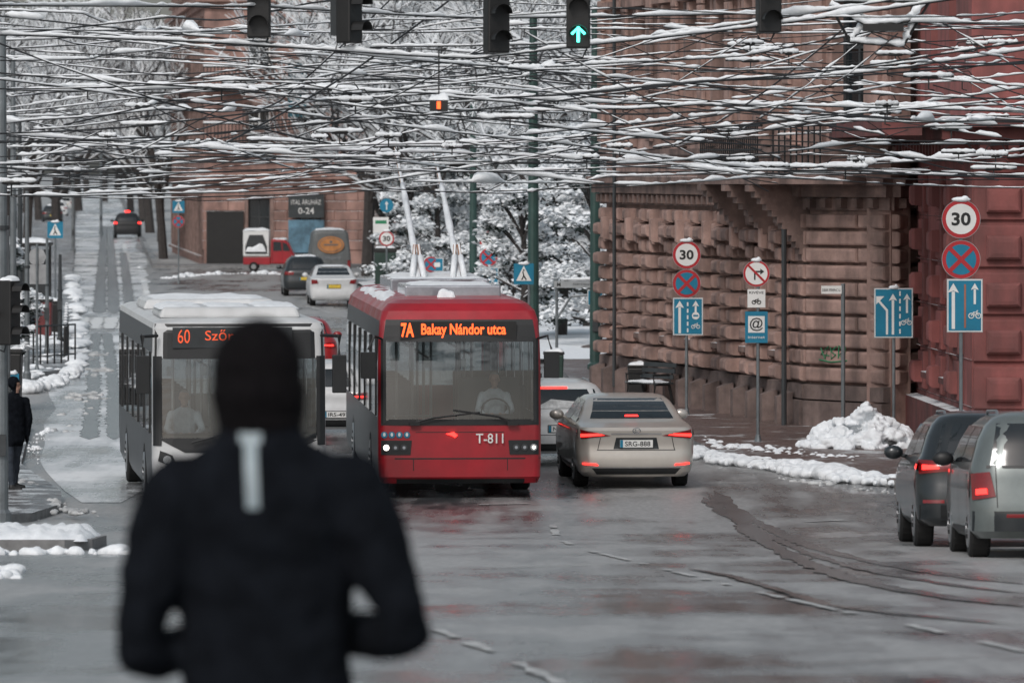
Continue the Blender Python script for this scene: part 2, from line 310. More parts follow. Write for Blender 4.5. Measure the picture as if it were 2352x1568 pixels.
def car(label,kind,paint,loc,rz,extra,plate=None,pz_=.74,sc_=(1,1,1),rx=0,cat='car',lit=True,name='car',snow=0,group=None):
    p=PROF[kind]; V=Veh(p['sl']); e=top(name,label,cat,loc,rz,group,rx); e.scale=sc_
    m=M(); fx=[-1+i/4 for i in range(9)]; fy=[i/16 for i in range(17)]; V.shell(m,fx,fy,[.36,.74,.87])
    b=m.obj('body',[paint,BLACK],e,smooth=True)
    cut=M(); r=p['r']
    for y in p['ax']:
        for sg in(-1,1): cut.tube([(sg*.6,y,r),(sg*1.2,y,r)],r*1.13,28)
    co=cut.obj('cut',[BLACK]); md=b.modifiers.new('c','BOOLEAN'); md.object=co; md.operation='DIFFERENCE'; md.solver='EXACT'
    try: md.material_mode='TRANSFER'
    except: pass
    co.parent=e; bpy.context.view_layer.update(); dg=bpy.context.evaluated_depsgraph_get()
    me=bpy.data.meshes.new_from_object(b.evaluated_get(dg)); b.modifiers.clear(); b.data=me; bpy.data.objects.remove(co)
    em=b.modifiers.new('e','EDGE_SPLIT'); em.split_angle=math.radians(38)
    hw=p['sl'][2][3]
    for y in p['ax']:
        for sg in(-1,1): wheel(e,sg*(hw-.125),y,r)
    M().patch(V.near,p['gl'],.006,8,6).obj('rear_window',GLASSD,e,smooth=True)
    z0=p['wt']; M().patch(V.far,[(-.68,z0+.03),(.68,z0+.03),(.52,p['gl'][2][1]),(-.52,p['gl'][2][1])],.006,8,6).obj('windscreen',GLASSD,e,smooth=True)
    q=p['sw']
    for sg in(-1,1):
        f=V.side(sg)
        for a,c in((0,.47),(.5,1)):
            lo=lambda t:(q[0][0]+(q[1][0]-q[0][0])*t,q[0][1]+(q[1][1]-q[0][1])*t); hi=lambda t:(q[3][0]+(q[2][0]-q[3][0])*t,q[3][1]+(q[2][1]-q[3][1])*t)
            M().patch(f,[lo(a),lo(c),hi(c),hi(a)],.006,6,5).obj('window',GLASSD,e,smooth=True)
        ln=M()
        for y in(q[0][0]+.25,(q[0][0]+q[1][0])/2,q[1][0]-.1): ln.patch(f,[(y,.35),(y+.012,.35),(y+.012,z0-.02),(y,z0-.02)],.003,1,8)
        ln.patch(f,[(p['ax'][0]+.45,.26),(p['ax'][1]-.45,.26),(p['ax'][1]-.45,.34),(p['ax'][0]+.45,.34)],.004,4,2)
        ln.obj('door_seam',BLACK,e)
        mm=M(); mm.ball((sg*(hw+.1),q[1][0]-.45,z0+.03),(.12,.07,.085)); mm.tube([(sg*(hw-.08),q[1][0]-.42,z0-.02),(sg*(hw+.04),q[1][0]-.43,z0)],.025)
        mm.obj('mirror',[paint if kind!='mpv' else BLACK],e,smooth=True)
        if kind!='sedan':
            rr=M(); rz_=p['sl'][-3][0]; rr.tube([(sg*.52,.75,rz_-.08),(sg*.53,.9,rz_+.03),(sg*.53,2.1,rz_+.03),(sg*.52,2.25,rz_-.08)],.015,6); rr.obj('roof_rail',RIM,e)
        for y in(q[0][0]+.5,(q[0][0]+q[1][0])/2+.3): M().patch(f,[(y,z0-.16),(y+.18,z0-.16),(y+.18,z0-.125),(y,z0-.125)],.02,2,1).obj('handle',paint,e)
        M().patch(lambda x,z,o,sg=sg:V.far(sg*x,z,o),[(.45,.62),(.85,.66),(.85,.76),(.5,.72)],.01,5,3).obj('headlight',LENS,e,smooth=True)
    for nm,fn,quad,mt,off,mir in extra:
        for sg in((1,-1) if mir else (1,)):
            f={'n':(lambda x,z,o,sg=sg:V.near(sg*x,z,o)),'s':V.side(sg),'f':V.far}[fn]
            M().patch(f,quad,off,7,4).obj(nm,mt,e,smooth=True)
    if plate is not None:
        y=V.near(0,pz_)[1]-.022
        pl=M(); pl.box((0,y,pz_),(.52,.014,.12)); pl.box((-.235,y-.009,pz_),(.045,.004,.118),1); pl.box((0,y+.008,pz_),(.55,.012,.15),2)
        po=pl.obj('number_plate',[SIGNW if plate[0]!='Y' else YEL,SIGNB,BLACK],e)
        if len(plate)>1: text(plate.strip('Y'),.4,.075,(.02,y-.012,pz_),INK,po,bold=.01)
    if snow:
        s0=M(); s0.snowcap(0,(p['sl'][-2][1]+p['sl'][-2][2])/2,p['sl'][-3][0]-.01,.95,1.6,snow); s0.obj('snow',SNOW,e,smooth=True)
    return e
YEL=mat('plate_yellow',(.6,.42,.05),.4)
CHAMP=mat('champagne_paint',(.55,.51,.46),.3,.4,var=.06,coat=.6)
WPAINT=mat('white_car_paint',(.6,.61,.61),.35,var=.1,coat=.5)
DKP=mat('dark_grey_paint',(.022,.027,.03),.28,.3,var=.15,coat=.6)
GREYG=mat('grey_green_paint',(.17,.195,.19),.33,.4,var=.12,coat=.6,grime=.25)
REDP=mat('red_car_paint',(.3,.015,.018),.35,var=.15,coat=.5)
BUSRED=mat('bus_red',(.34,.008,.017),.38,var=.25,scale=1.2,coat=.25,rvar=.12,grime=.2)
BUSW=mat('bus_white',(.62,.63,.63),.4,var=.1,scale=1.5,grime=.15)
BUSD=mat('bus_dark_side',(.03,.033,.037),.35,var=.3,scale=1.5)
SD=.0724
sed=[('tail_light','n',[(.40,.85),(.86,.80),(.87,.95),(.6,.89)],TAILD,.012,1),('tail_light_lamp','n',[(.5,.86),(.86,.83),(.86,.88),(.6,.885)],BRAKE,.017,1),('tail_light','s',[(.2,.82),(.45,.88),(.3,.96),(.19,.94)],TAILD,.008,1),
('trim','n',[(-.4,.875),(.4,.875),(.4,.89),(-.4,.89)],CHROME,.014,0),('trunk_seam','n',[(-.62,.62),(.62,.62),(.62,.632),(-.62,.632)],BLACK,.004,0),
('trunk_seam','n',[(.60,.63),(.612,.63),(.57,.82),(.56,.82)],BLACK,.004,1),('plate_recess','n',[(-.36,.64),(.36,.64),(.32,.82),(-.32,.82)],DKP,.003,0),
('bumper_insert','n',[(-.62,.24),(.62,.24),(.7,.34),(-.7,.34)],BLACK,.008,0),('chrome_strip','n',[(-.72,.345),(.72,.345),(.72,.358),(-.72,.358)],CHROME,.014,0),
('reflector','n',[(.6,.38),(.84,.4),(.84,.425),(.62,.41)],BRAKE,.012,1),('brake_strip','n',[(-.11,1.12),(.11,1.12),(.1,1.145),(-.1,1.145)],BRAKE,.012,0)]
d=89.5; car('champagne metallic saloon waiting on the wet road with lit brake lights','sedan',CHAMP,(px(1462,d),d,0),SD,sed,'SRG-888',.725)
e=bpy.context.scene.objects['car']; lg=M(); 
for i in range(16):
    a=i*math.pi/8; b=(i+1)*math.pi/8; lg.tube([(.06*math.cos(a),-.02,.93+.042*math.sin(a)),(.06*math.cos(b),-.02,.93+.042*math.sin(b))],.006,4)
lg.tube([(-.01,-.02,.955),(-.03,-.02,.91),(.035,-.02,.912)],.006,4); lg.obj('emblem',CHROME,e)
hat=[('tail_light','n',[(.5,.86),(.86,.84),(.86,.99),(.5,.96)],TAILD,.012,1),('tail_light_lamp','n',[(.56,.89),(.8,.88),(.8,.92),(.56,.92)],BRAKE,.018,1),('bumper_insert','n',[(-.6,.3),(.6,.3),(.66,.44),(-.66,.44)],BLACK,.008,0),('trunk_seam','n',[(-.66,.6),(.66,.6),(.66,.612),(-.66,.612)],BLACK,.004,0)]
d=96.2; e=car('white estate car with snowy rear window and high brake light','suv',WPAINT,(px(1294,d),d,0),SD,hat+[('brake_strip','n',[(-.45,1.46),(.1,1.46),(.1,1.495),(-.45,1.495)],BRAKE,.016,0),('snow','n',[(-.5,1.1),(.5,1.1),(.45,1.2),(-.2,1.27)],SLUSH,.014,0)],'NLV-521',.72,(.96,1,.9))
lg=M()
for k in range(4): lg.tube([(-.12+k*.08+.045*math.cos(i*.5236),.02,.93+.045*math.sin(i*.5236)) for i in range(13)],.007,4)
lg.obj('emblem',CHROME,e)
d=105; car('white hatchback between the two buses','suv',WPAINT,(px(775,d),d,0),SD,hat,'IRS-497',.55,(.95,.95,.92))
d=135; car('red hatchback in the oncoming lane','suv',REDP,(px(692,d),d,0),SD,hat,'Y',.7,(.95,.95,.92))
suv=[('tail_light','n',[(.46,.9),(.88,.86),(.88,1.03),(.5,1.0)],TAILD,.012,1),('tail_light_lamp','n',[(.64,.92),(.84,.91),(.84,.97),(.66,.96)],BRAKE,.02,1),('tail_light','s',[(.2,.88),(.6,.95),(.5,1.02),(.2,1.01)],TAILD,.01,1),('tail_light_lamp','s',[(.22,.91),(.36,.93),(.36,.98),(.22,.97)],BRAKE,.015,1),('cladding','n',[(-.88,.3),(.88,.3),(.88,.5),(-.88,.5)],BLACK,.008,0),('reflector','n',[(.6,.52),(.84,.52),(.84,.56),(.6,.56)],TAILD,.012,1)]
d=67.6; car('dark grey crossover braking on the slope','suv',DKP,(px(2108,d)+.92,d,gz(d)),.0,suv,'Y',.72,(1,1,1.02),rx=-.045,snow=.03)
mp=[('tail_light','n',[(.6,.68),(.84,.64),(.85,.93),(.66,.95)],TAILD,.012,1),('tail_light','s',[(.34,.66),(.44,.68),(.42,.93),(.34,.95)],TAILD,.01,1),('tail_light_lamp','n',[(.68,.71),(.8,.70),(.8,.76),(.69,.77)],BRAKE,.02,1),('bumper','n',[(-.84,.3),(.84,.3),(.84,.52),(-.84,.52)],DKP,.01,0),('trunk_seam','n',[(.585,.56),(.595,.56),(.61,1.02),(.6,1.02)],BLACK,.005,1),('reflector','n',[(.3,.45),(.5,.45),(.5,.49),(.3,.49)],TAILD,.016,1),('window_seal','n',[(-.7,.99),(.7,.99),(.7,1.02),(-.7,1.02)],BLACK,.007,0)]
d=62.2; car('silver grey people carrier with round mirrors and lit rear lamp','mpv',GREYG,(px(2236,d)+.88,d,gz(d)),0,mp,'Y',.62,(1.03,1,1),rx=-.045)
d=206; car('white saloon parked with a yellow number plate','sedan',WPAINT,(px(767,d),d,0),SD,[('tail_light','n',[(.6,.8),(.86,.78),(.87,.95),(.66,.93)],TAILD,.012,1)],'Y',.7,(.93,.9,1.03),snow=.04,group='parked cars in the square')
d=222; car('dark hatchback parked with snow on its roof','suv',DKP,(px(703,d),d,0),SD,hat[:1],'Y',.7,(.95,.95,.98),snow=.08,group='parked cars in the square')
d=396; e=car('dark car driving away with red lights on','suv',BLACK,(px(293,d),d,0),SD,[('tail_light','n',[(.68,.93),(.88,.93),(.88,1.03),(.68,1.03)],BRAKE,.02,1)],None,.6,(1.05,1,1.12))
M().box((0,1.6,1.68),(.35,.3,.1)).obj('roof_light',BRAKE,e,bevel=.02)
for u,d in((135,560),(150,640),(120,500)):
    car('snow covered car parked under the trees','suv',WPAINT if d!=500 else DKP,(px(u,d),d,0),SD,hat[:1],'Y',.7,(1,1,1),snow=.14,group='parked cars in the far street')
# vans
def van(label,paint,loc,rz,w,h,L):
    e=top('van',label,'van',loc,rz); V=Veh([(.35,.04,L-.1,w/2-.05,.1,.3),(.5,0,L,w/2,.1,.4),(1.0,0,L,w/2,.1,.4),(1.3,.02,L-.6,w/2-.02,.1,.3),(h-.15,.08,L-1.5,w/2-.12,.15,.3),(h-.04,.12,L-1.7,w/2-.2,.15,.2),(h,.3,L-1.9,w/2-.4,.1,.1)],.02)
    m=M(); V.shell(m,[-1,-.5,0,.5,1],[i/8 for i in range(9)],[]); m.obj('body',paint,e,smooth=False)
    for x in(-1,1):
        for y in(.8,L-.8): wheel(e,x*(w/2-.12),y,.33)
        M().box((x*(w/2-.1),-.01,.95),(.12,.04,.3)).obj('tail_light',TAILD,e)
    g=M(); g.patch(V.near,[(-.006,.55),(.006,.55),(.006,h-.3),(-.006,h-.3)],.004,1,6); g.patch(V.near,[(-w/2+.1,.4),(w/2-.1,.4),(w/2-.1,.55),(-w/2+.1,.55)],.01,4,1); g.obj('door_seam',BLACK,e)
    s=M(); s.snowcap(0,L/2-.9,h-.05,w*.75,L-2.2,.12); s.obj('snow',SNOW,e,smooth=True)
    return e,V
VG=mat('van_grey',(.12,.13,.13),.5,var=.25,grime=.4)
ORG=mat('logo_orange',(.45,.19,.06),.5,var=.35)
d=240; e,V=van('grey delivery van with orange oval emblem on its rear doors',VG,(px(760,d),d,0),SD,1.72,2.38,4.6)
q=M(); q.disc(0,1.75,.56,-.0,.02,n=30,rz=.36); q.disc(0,1.75,.5,-.022,.004,1,n=30,rz=.3); q.disc(0,1.75,.47,-.027,.004,0,n=30,rz=.275); q.box((0,-.034,1.75),(.6,.004,.06),1); q.disc(0,1.87,.06,-.032,.004,1); q.obj('emblem',[ORG,VG],e); text('Szeged',.8,.16,(0,-.03,1.2),LENS,e)
# three-wheeled truck
d=275; e=top('three_wheeled_truck','small red three wheeled truck with snowy white box','small truck',(px(560,d),d,0),0)
m=M(); m.box((.62,0,1.35),(1.25,1.3,1.25)); m.obj('cargo_box',WHITE,e,bevel=.03)
m=M(); m.prism([(.1,.85),(1.15,.85),(1.15,1.2),(.95,1.75),(.3,1.75),(.1,1.2)],-.66,.01); m.obj('side_panel',DGREY,e)
m=M(); m.snowcap(.62,-.72,.95,1.0,.14,.35); m.snowcap(.62,0,1.97,1.3,1.35,.12); m.snowcap(1.75,0,1.53,.7,1.1,.08); m.obj('snow',SNOW,e,smooth=True)
m=M(); m.prism([(1.3,.35),(2.3,.35),(2.48,.5),(2.5,.75),(2.38,.95),(2.2,1.35),(2.0,1.52),(1.35,1.55)],.62,1.24); m.obj('cabin',BUSRED,e,bevel=.06)
m=M(); m.prism([(1.45,.98),(1.85,.98),(1.82,1.42),(1.45,1.42)],-.625,.01); m.prism([(1.92,.98),(2.28,.98),(2.1,1.32),(1.9,1.4)],-.625,.01); m.obj('window',GLASSD,e)
m=M(); m.prism([(1.4,.4),(1.412,.4),(1.412,1.5),(1.4,1.5)],-.625,.008); m.prism([(1.88,.4),(1.892,.4),(1.88,1.5),(1.868,1.5)],-.625,.008); m.obj('door_seam',INK,e)
m=M(); m.tube([(2.46,-.35,.72),(2.53,-.35,.72)],.09,12); m.obj('headlight',LENS,e)
m=M(); m.box((.65,0,.5),(1.3,1.2,.36)); m.obj('chassis',BUSRED,e,bevel=.03)
for x,y in((.5,-.56),(.5,.56),(2.15,-.5)):
    m=M(); m.tube([(x,y-.07,.22),(x,y+.07,.22)],.23,18); w_=m.obj('wheel',TYRE,e); m=M(); m.tube([(x,y-.075,.22),(x,y-.09,.22)],.12,12); m.obj('rim',RIM,w_)
# ---------------- spheres -> body
def body(balls,vox,mats,name,parent,fn=None,smooth=6,wr=0,seg=(12,9)):
    m=M()
    for b in balls: m.ball(b[0],b[1],0,*seg)
    o=m.obj(name,mats,parent); r=o.modifiers.new('r','REMESH'); r.mode='VOXEL'; r.voxel_size=vox
    s=o.modifiers.new('s','SMOOTH'); s.iterations=smooth; s.factor=.5
    bpy.context.view_layer.update(); dg=bpy.context.evaluated_depsgraph_get(); me=bpy.data.meshes.new_from_object(o.evaluated_get(dg)); o.modifiers.clear(); o.data=me
    if not me.materials:
        for k in mats: me.materials.append(k)
    if wr:
        ns=[v.normal.copy() for v in me.vertices]
        for v,n in zip(me.vertices,ns):
            c=v.co; v.co=c+n*wr*(noise.noise(Vector((c.x*7,c.y*7,c.z*11)))+.6*noise.noise(Vector((c.x*18,c.y*18,c.z*20+5))))
    for p in me.polygons:
        p.use_smooth=True
        if fn: p.material_index=fn(p.center)
    return o
def chain(pts,st=.3):
    out=[]
    for (a,ra),(b,rb) in zip(pts,pts[1:]):
        a=Vector(a); b=Vector(b); ra=ra if hasattr(ra,'__len__') else (ra,)*3; rb=rb if hasattr(rb,'__len__') else (rb,)*3
        n=max(2,int((b-a).length/(min(ra+rb)*st)))
        for i in range(n+1):
            t=i/n; out.append((a.lerp(b,t),tuple(x+(y-x)*t for x,y in zip(ra,rb))))
    return out
def headballs(c,f):
    c=Vector(c); f=Vector(f).normalized(); r=Vector((f.y,-f.x,0)); B=[(c+Vector((0,0,.03)),(.077,.09 if abs(f.y)>.5 else .085,.1)),(c+f*.03-Vector((0,0,.05)),(.058,.06,.065))]
    B+=[(c+f*.1-Vector((0,0,.005)),(.014,.014,.024)),(c+f*.088-Vector((0,0,.055)),(.022,.014,.01)),(c+f*.06-Vector((0,0,.1)),(.03,.03,.02))]
    for k in(-1,1): B+=[(c+r*.078*k,(.014,.02,.032)),(c+f*.082+r*.034*k+Vector((0,0,.025)),(.018,.012,.008))]
    return B
def hand(w,dr,side):
    w=Vector(w); dr=Vector(dr).normalized(); s=Vector(side).normalized(); B=chain([(w,.026),(w+dr*.08,(.03,.03,.03))])
    for i in range(4):
        b=w+dr*.08+s*(i-1.5)*.021; l=.075-.008*abs(i-1.3); B+=chain([(b,.0105),(b+dr*l*.6,.0095),(b+dr*l+Vector((0,0,-.01)),.008)],.6)
    b=w+dr*.03-s*.03; B+=chain([(b,.012),(b-s*.03+dr*.04,.01)],.6); return B
# main person seen from the back
d=14.85; P=top('person','person in black jacket and knitted cap with hands in pockets','person',(px(610,d),d,gz(d)),0)
B=[]
B+=chain([((0,0,.74),(.225,.14,.1)),((0,0,.98),(.23,.145,.1)),((.0,0,1.12),(.236,.145,.1)),((0,-.01,1.24),(.26,.145,.1)),((-.0,-.015,1.34),(.25,.13,.085)),((-.005,-.01,1.4),(.19,.115,.06)),((-.01,-.01,1.44),(.135,.11,.05))],.3)
B+=chain([((-.015,0,1.42),(.135,.115,.06)),((-.015,.01,1.5),(.117,.108,.06)),((-.018,.01,1.55),(.108,.105,.06))])
B+=[((-.02,.02,1.6),(.1,.11,.13))]
B+=chain([((.215,-.01,1.335),(.105,.1,.088)),((.268,-.02,1.23),(.1,.098,.09)),((.305,-.03,1.13),(.09,.09,.09)),((.358,-.04,1.02),(.06,.08,.07)),((.358,-.02,.955),(.076,.085,.075)),((.325,.03,.935),(.07,.08,.065)),((.2,.22,.93),(.06,.06,.06)),((.12,.25,.95),(.05,.05,.05))])
B+=chain([((-.215,-.01,1.33),(.105,.1,.088)),((-.262,-.02,1.22),(.1,.098,.09)),((-.29,-.03,1.1),(.09,.09,.09)),((-.328,-.04,.98),(.062,.08,.07)),((-.32,-.02,.91),(.076,.085,.075)),((-.29,.03,.89),(.072,.08,.065)),((-.2,.22,.9),(.06,.06,.06)),((-.12,.25,.93),(.05,.05,.05))])
for s in(-1,1):
    B+=chain([((s*.1,0,.8),(.115,.12,.1)),((s*.105,.01,.5),(.075,.08,.06)),((s*.11,-.01,.1),(.055,.06,.05))])
    B+=chain([((s*.11,-.02,.055),(.048,.06,.05)),((s*.12,.16,.04),(.045,.05,.038))])
bo=body(B,.011,[JACKET,INK],'body',P,lambda c:1 if c.z<.66 else 0,8,wr=.009)
hb=[((-.02,.015,1.63),(.124,.132,.142)),((-.018,.0,1.57),(.127,.128,.11)),((-.016,.01,1.53),(.124,.12,.08)),((-.016,.0,1.50),(.12,.115,.06))]
body(hb,.01,[HAT],'knitted_cap',P,None,6,wr=.005)
bv=BVHTree.FromPolygons([v.co for v in bo.data.vertices],[list(p.vertices) for p in bo.data.polygons])
def proj(x,z):
    h=bv.ray_cast(Vector((x,-1,z)),Vector((0,1,0))); return h[0].y if h[0] is not None else -.12
def uvp(u,v): return ((u-610)/880,2.17-(v-380)/880+(2.93-gz(14.85)))
st=M()
for ua,ub,ua2,ub2,va,vb in((553,604,556,604,990,1012),(565,594,572,602,1012,1160)):
    vs=[];n=8
    for j in range(n+1):
        t=j/n
        for u in(ua+(ua2-ua)*t,ub+(ub2-ub)*t):
            x,z=uvp(u,va+(vb-va)*t); vs.append((x,proj(x,z)-.01,z))
    st.add(vs,[[2*j,2*j+1,2*j+3,2*j+2] for j in range(n)])
st.obj('reflective_strip',REFL,P)
# pedestrian
d=87; P=top('person','pedestrian in dark coat and jeans standing on the slushy pavement','person',(px(30,d),d,gz(d)+.13),.5)
B=chain([((0,0,.78),(.19,.15,.1)),((0,0,1.15),(.19,.14,.1)),((0,0,1.38),(.2,.12,.08)),((0,0,1.46),(.08,.08,.05))])+headballs((0.01,0,1.6),(.9,-.4,0))+[((0,0,1.66),(.1,.1,.09))]
for s in(-1,1):
    B+=chain([((s*.2,0,1.36),.075),((s*.26,0,1.1),.065),((s*.25,.04*s,.86),.05)])+hand((s*.25,.04*s,.84),(0,.05*s,-1),(0,1,0))
    B+=chain([((s*.09,0,.85),.1),((s*.1,.1*s,.48),.068),((s*.11,.2*s,.09),.05)])+chain([((s*.11,.2*s,.05),.05),((s*.11+.12,.2*s-.05,.04),.04)])
body(B,.016,[JACKET,JEANS,SKIN,INK],'body',P,lambda c:(3 if c.z<.1 else 1) if c.z<.68 else (2 if c.z>1.5 and c.z<1.66 and c.x>.03 else 0),3,wr=.01)
def driver(loc,rz,parentlabel,shirt):
    P=top('person',parentlabel,'person',loc,rz)
    B=chain([((0,0,0),(.17,.12,.1)),((0,0,.3),(.18,.12,.1)),((0,-.02,.48),(.19,.1,.07)),((0,-.03,.56),(.06,.06,.05))])+headballs((0,-.05,.7),(0,-1,0))
    for s in(-1,1):
        B+=chain([((s*.19,-.02,.46),.062),((s*.26,-.12,.24),.052),((s*.14,-.36,.16),.038)])+hand((s*.13,-.38,.16),(-s*.6,-.6,.1),(0,0,1))
        B+=chain([((s*.09,-.02,-.02),.085),((s*.1,-.42,-.02),.07),((s*.1,-.45,-.45),.05)])
    body(B,.013,[shirt,SKIN,HAIRG,INK],'body',P,lambda c:1 if (c.z>.57 and c.z<.79 and c.y<-.05) or (c.y<-.36 and c.z>.1) else (2 if c.z>.62 else (3 if c.z<.03 else 0)),2,wr=.006)
# ---------------- buses
def bus(name,label,loc,rz,L,front,sidep,sl,wz,wind,hw=1.25,ns=6):
    e=top(name,label,'bus',loc,rz); V=Veh(sl,.05)
    fy=[0]; 
    for i in range(ns): fy+=[(i+.05)/ns,(i+.95)/ns]
    fy.append(1)
    def hole(k,f,z):
        if k in 'n' and wind[0]<z<wind[1]: return True
        if k=='f' and 1.3<z<wz[1]: return True
        if k=='s' and wz[0]<z<wz[1]: return (f*ns)%1>.05 and (f*ns)%1<.95
        return False
    m=M(); V.shell(m,[-1,-.75,-.5,-.25,0,.25,.5,.75,1],fy,[wz[0],wz[1],wind[0],wind[1],1.3],hole)
    o=m.obj('body',[front,sidep],e)
    for p in o.data.polygons:
        if p.center.y>.3 and abs(p.center.x)>hw-.1 and p.center.z<wz[1]+.3: p.material_index=1
    M().patch(V.far,[(-1.1,1.3),(1.1,1.3),(1.1,wz[1]),(-1.1,wz[1])],.003,6,4).obj('rear_window',SGLASS,e)
    for sg in(-1,1):
        for i in range(ns):
            z=(wz[0]+wz[1])/2; a=V.at(z); ya=a[1]+V.b+a[4]; yb=a[2]-V.b-a[5]; f=lambda t:ya+(yb-ya)*t
            M().patch(V.side(sg),[(f((i+.05)/ns),wz[0]),(f((i+.95)/ns),wz[0]),(f((i+.95)/ns),wz[1]),(f((i+.05)/ns),wz[1])],.003,2,3).obj('window',SGLASS,e)
        fr=M()
        for i in range(ns):
            for t in((i+.3)/ns,): fr.box((sg*(hw+.004),ya+(yb-ya)*t,(wz[0]+wz[1])/2),(.03,.05,wz[1]-wz[0]))
        fr.obj('window_post',BLACK,e)
        for y in(2.6,L-3): wheel(e,sg*(hw-.14),y,.48,.28)
    fl=M(); fl.box((0,L/2,.42),(hw*2-.1,L-.5,.1)); fl.obj('floor',DGREY,e)
    dsh=M(); dsh.box((0,.55,1.0),(hw*2-.25,.6,.3)); dsh.box((.55,.62,1.2),(.7,.3,.14)); dsh.obj('dashboard',BLACK,e,bevel=.04)
    g=M()
    for i in range(7):
        for x in(-.85,.85):
            y=3+i*1.05
            if y<L-1: g.box((x,y,.95),(.75,.42,.1)); g.box((x,y+.22,1.3),(.75,.08,.65))
    g.obj('seats',SEAT,e,bevel=.03)
    g=M()
    for x,y in((-.35,1.7),(-.38,3.2),(.38,3.2),(-.38,5),(.38,5),(-.9,1.5),(-.62,2.1),(-.38,7),(.38,7)): g.tube([(x,y,.45),(x,y,2.75)],.022,8)
    for x in(-.9,-.62,-.38,.2): g.box((x,2.4,2.0),(.09,.03,.14))
    g.tube([(-.38,1.5,2.1),(-.38,9,2.1)],.018,6); g.tube([(.38,3,2.1),(.38,9,2.1)],.018,6); g.tube([(-1,1.5,1.2),(-.35,1.7,1.2)],.022,6)
    g.obj('handrail',RIM,e)
    g=M(); g.box((.55,1.75,1.15),(.95,.05,1.3)); g.box((.1,1.75,2.1),(.05,.05,.7)); g.obj('cab_partition',BUSD,e)
    g=M(); g.box((.6,1.45,1.2),(.45,.12,.7)); g.box((.6,1.25,.92),(.45,.4,.1)); g.obj('driver_seat',BLACK,e,bevel=.03)
    sw=M(); n=20
    sw.tube([(.6+.22*math.cos(i*2*math.pi/n),.86+.07*math.sin(i*2*math.pi/n),1.3+.2*math.sin(i*2*math.pi/n)) for i in range(n+1)],.014,6); sw.obj('steering_wheel',BLACK,e)
    return e,V
SEAT=mat('seat_fabric',(.09,.1,.12),.8)
TX=px(1057,87)
L=11.6
tsl=[(.24,.08,L-.05,1.2,.1,.15),(.34,.0,L,1.24,.12,.15),(.62,.0,L,1.25,.12,.15),(1.2,.02,L,1.25,.1,.15),(2.0,.07,L,1.25,.1,.15),(2.42,.12,L-.03,1.24,.1,.15),(2.72,.19,L-.06,1.22,.1,.15),(2.87,.28,L-.12,1.18,.14,.15),(2.98,.42,L-.25,1.08,.18,.2),(3.04,.65,L-.4,.95,.2,.2),(3.07,1.1,L-.8,.7,.2,.2)]
T,V=bus('trolleybus','red trolleybus with orange destination display and raised poles',(TX,87,0),SD,L,BUSRED,BUSD,tsl,(1.25,2.45),(1.2,2.42))
SC_=M(); SC_.patch(V.near,[(-1.17,1.2),(1.17,1.2),(1.15,2.42),(-1.15,2.42)],.006,10,8); SC_.obj('windscreen',WGLASS,T)
g=M(); g.patch(V.near,[(-1.17,2.4),(1.17,2.4),(1.12,2.74),(-1.12,2.74)],.01,10,4)
for a,b in((-1.2,-1.13),(1.13,1.2)): g.patch(V.near,[(a,1.16),(b,1.16),(b,2.45),(a,2.45)],.012,2,8)
g.patch(V.near,[(-1.2,1.13),(1.2,1.13),(1.2,1.22),(-1.2,1.22)],.012,10,1); g.obj('windscreen_surround',BLACK,T)
y=V.near(0,2.57)[1]-.03
g=M(); g.box((-.02,y+.012,2.57),(1.78,.01,.28)); dp=g.obj('destination_display',INK,T)
text('7A',.2,.22,(-.8,y,2.58),LED,dp,bold=.03); text('Bakay Nándor utca',1.3,.22,(.06,y-.002,2.57),LED,dp,bold=.022)
text('T-811',.42,.15,(.45,-.03,.93),SIGNW,T,bold=.01)
for s in(-1,1):
    g=M(); g.patch(V.near,[(s*.76,.68),(s*1.2,.68),(s*1.2,.9),(s*.74,.9)],.012,6,3)
    h=g.obj('headlight',BLACK,T)
    for i,(x,mt) in enumerate(((1.13,HEADL),(.99,LENS),(.86,LENS))):
        q=M(); yy=V.near(s*x,.79)[1]; q.disc(s*x,.79,.052,yy-.014,.012); q.disc(s*x,.79,.042 if mt is HEADL and s<0 else .024,yy-.027,.006,1); q.obj('lamp',[DGREY if mt is LENS else CHROME,mt],h)
    g=M(); xc=-1.42 if s<0 else 1.38; g.box((xc,-.28,2.06),(.23,.12,.4)); g.tube([(s*1.2,.15,2.45),(s*1.32,-.2,2.5),(xc,-.25,2.3)],.02,6); g.obj('mirror',BLACK,T,bevel=.03)
g=M(); g.patch(V.near,[(-1.22,.612),(1.22,.612),(1.22,.632),(-1.22,.632)],.004,10,1); g.patch(V.near,[(-1.18,.24),(1.18,.24),(1.18,.31),(-1.18,.31)],.004,10,1)
for x in(-.72,.72): g.patch(V.near,[(x,.3),(x+.012,.3),(x+.012,.62),(x,.62)],.004,1,2)
g.patch(V.near,[(-.68,1.02),(.68,1.02),(.68,1.03),(-.68,1.03)],.004,6,1)
g.obj('panel_seam',BLACK,T)
for i in range(4):
    x=-1.16+i*.115; q=M(); q.disc(x,.985,.05,V.near(x,.98)[1]-.012,.006); q.disc(x,.99,.02,V.near(x,.98)[1]-.02,.004,1,rz=.03); q.obj('sticker',[SIGNB,SIGNW],T)
q=M(); q.prism([(-.22,1.0),(-.1,1.03),(-.04,.98),(-.08,.94),(-.13,.97)],-.012,.006); q.obj('emblem',BRAKE,T)
g=M(); g.tube([(-.72,-.05,1.17),(-.45,-.05,1.24),(.3,-.03,1.33)],.014,5); g.tube([(.85,-.05,1.14),(.6,-.05,1.26),(-.1,-.03,1.36)],.014,5); g.box((.8,-.04,1.16),(.16,.05,.06)); g.box((-.7,-.04,1.16),(.16,.05,.06)); g.obj('wiper',BLACK,T)
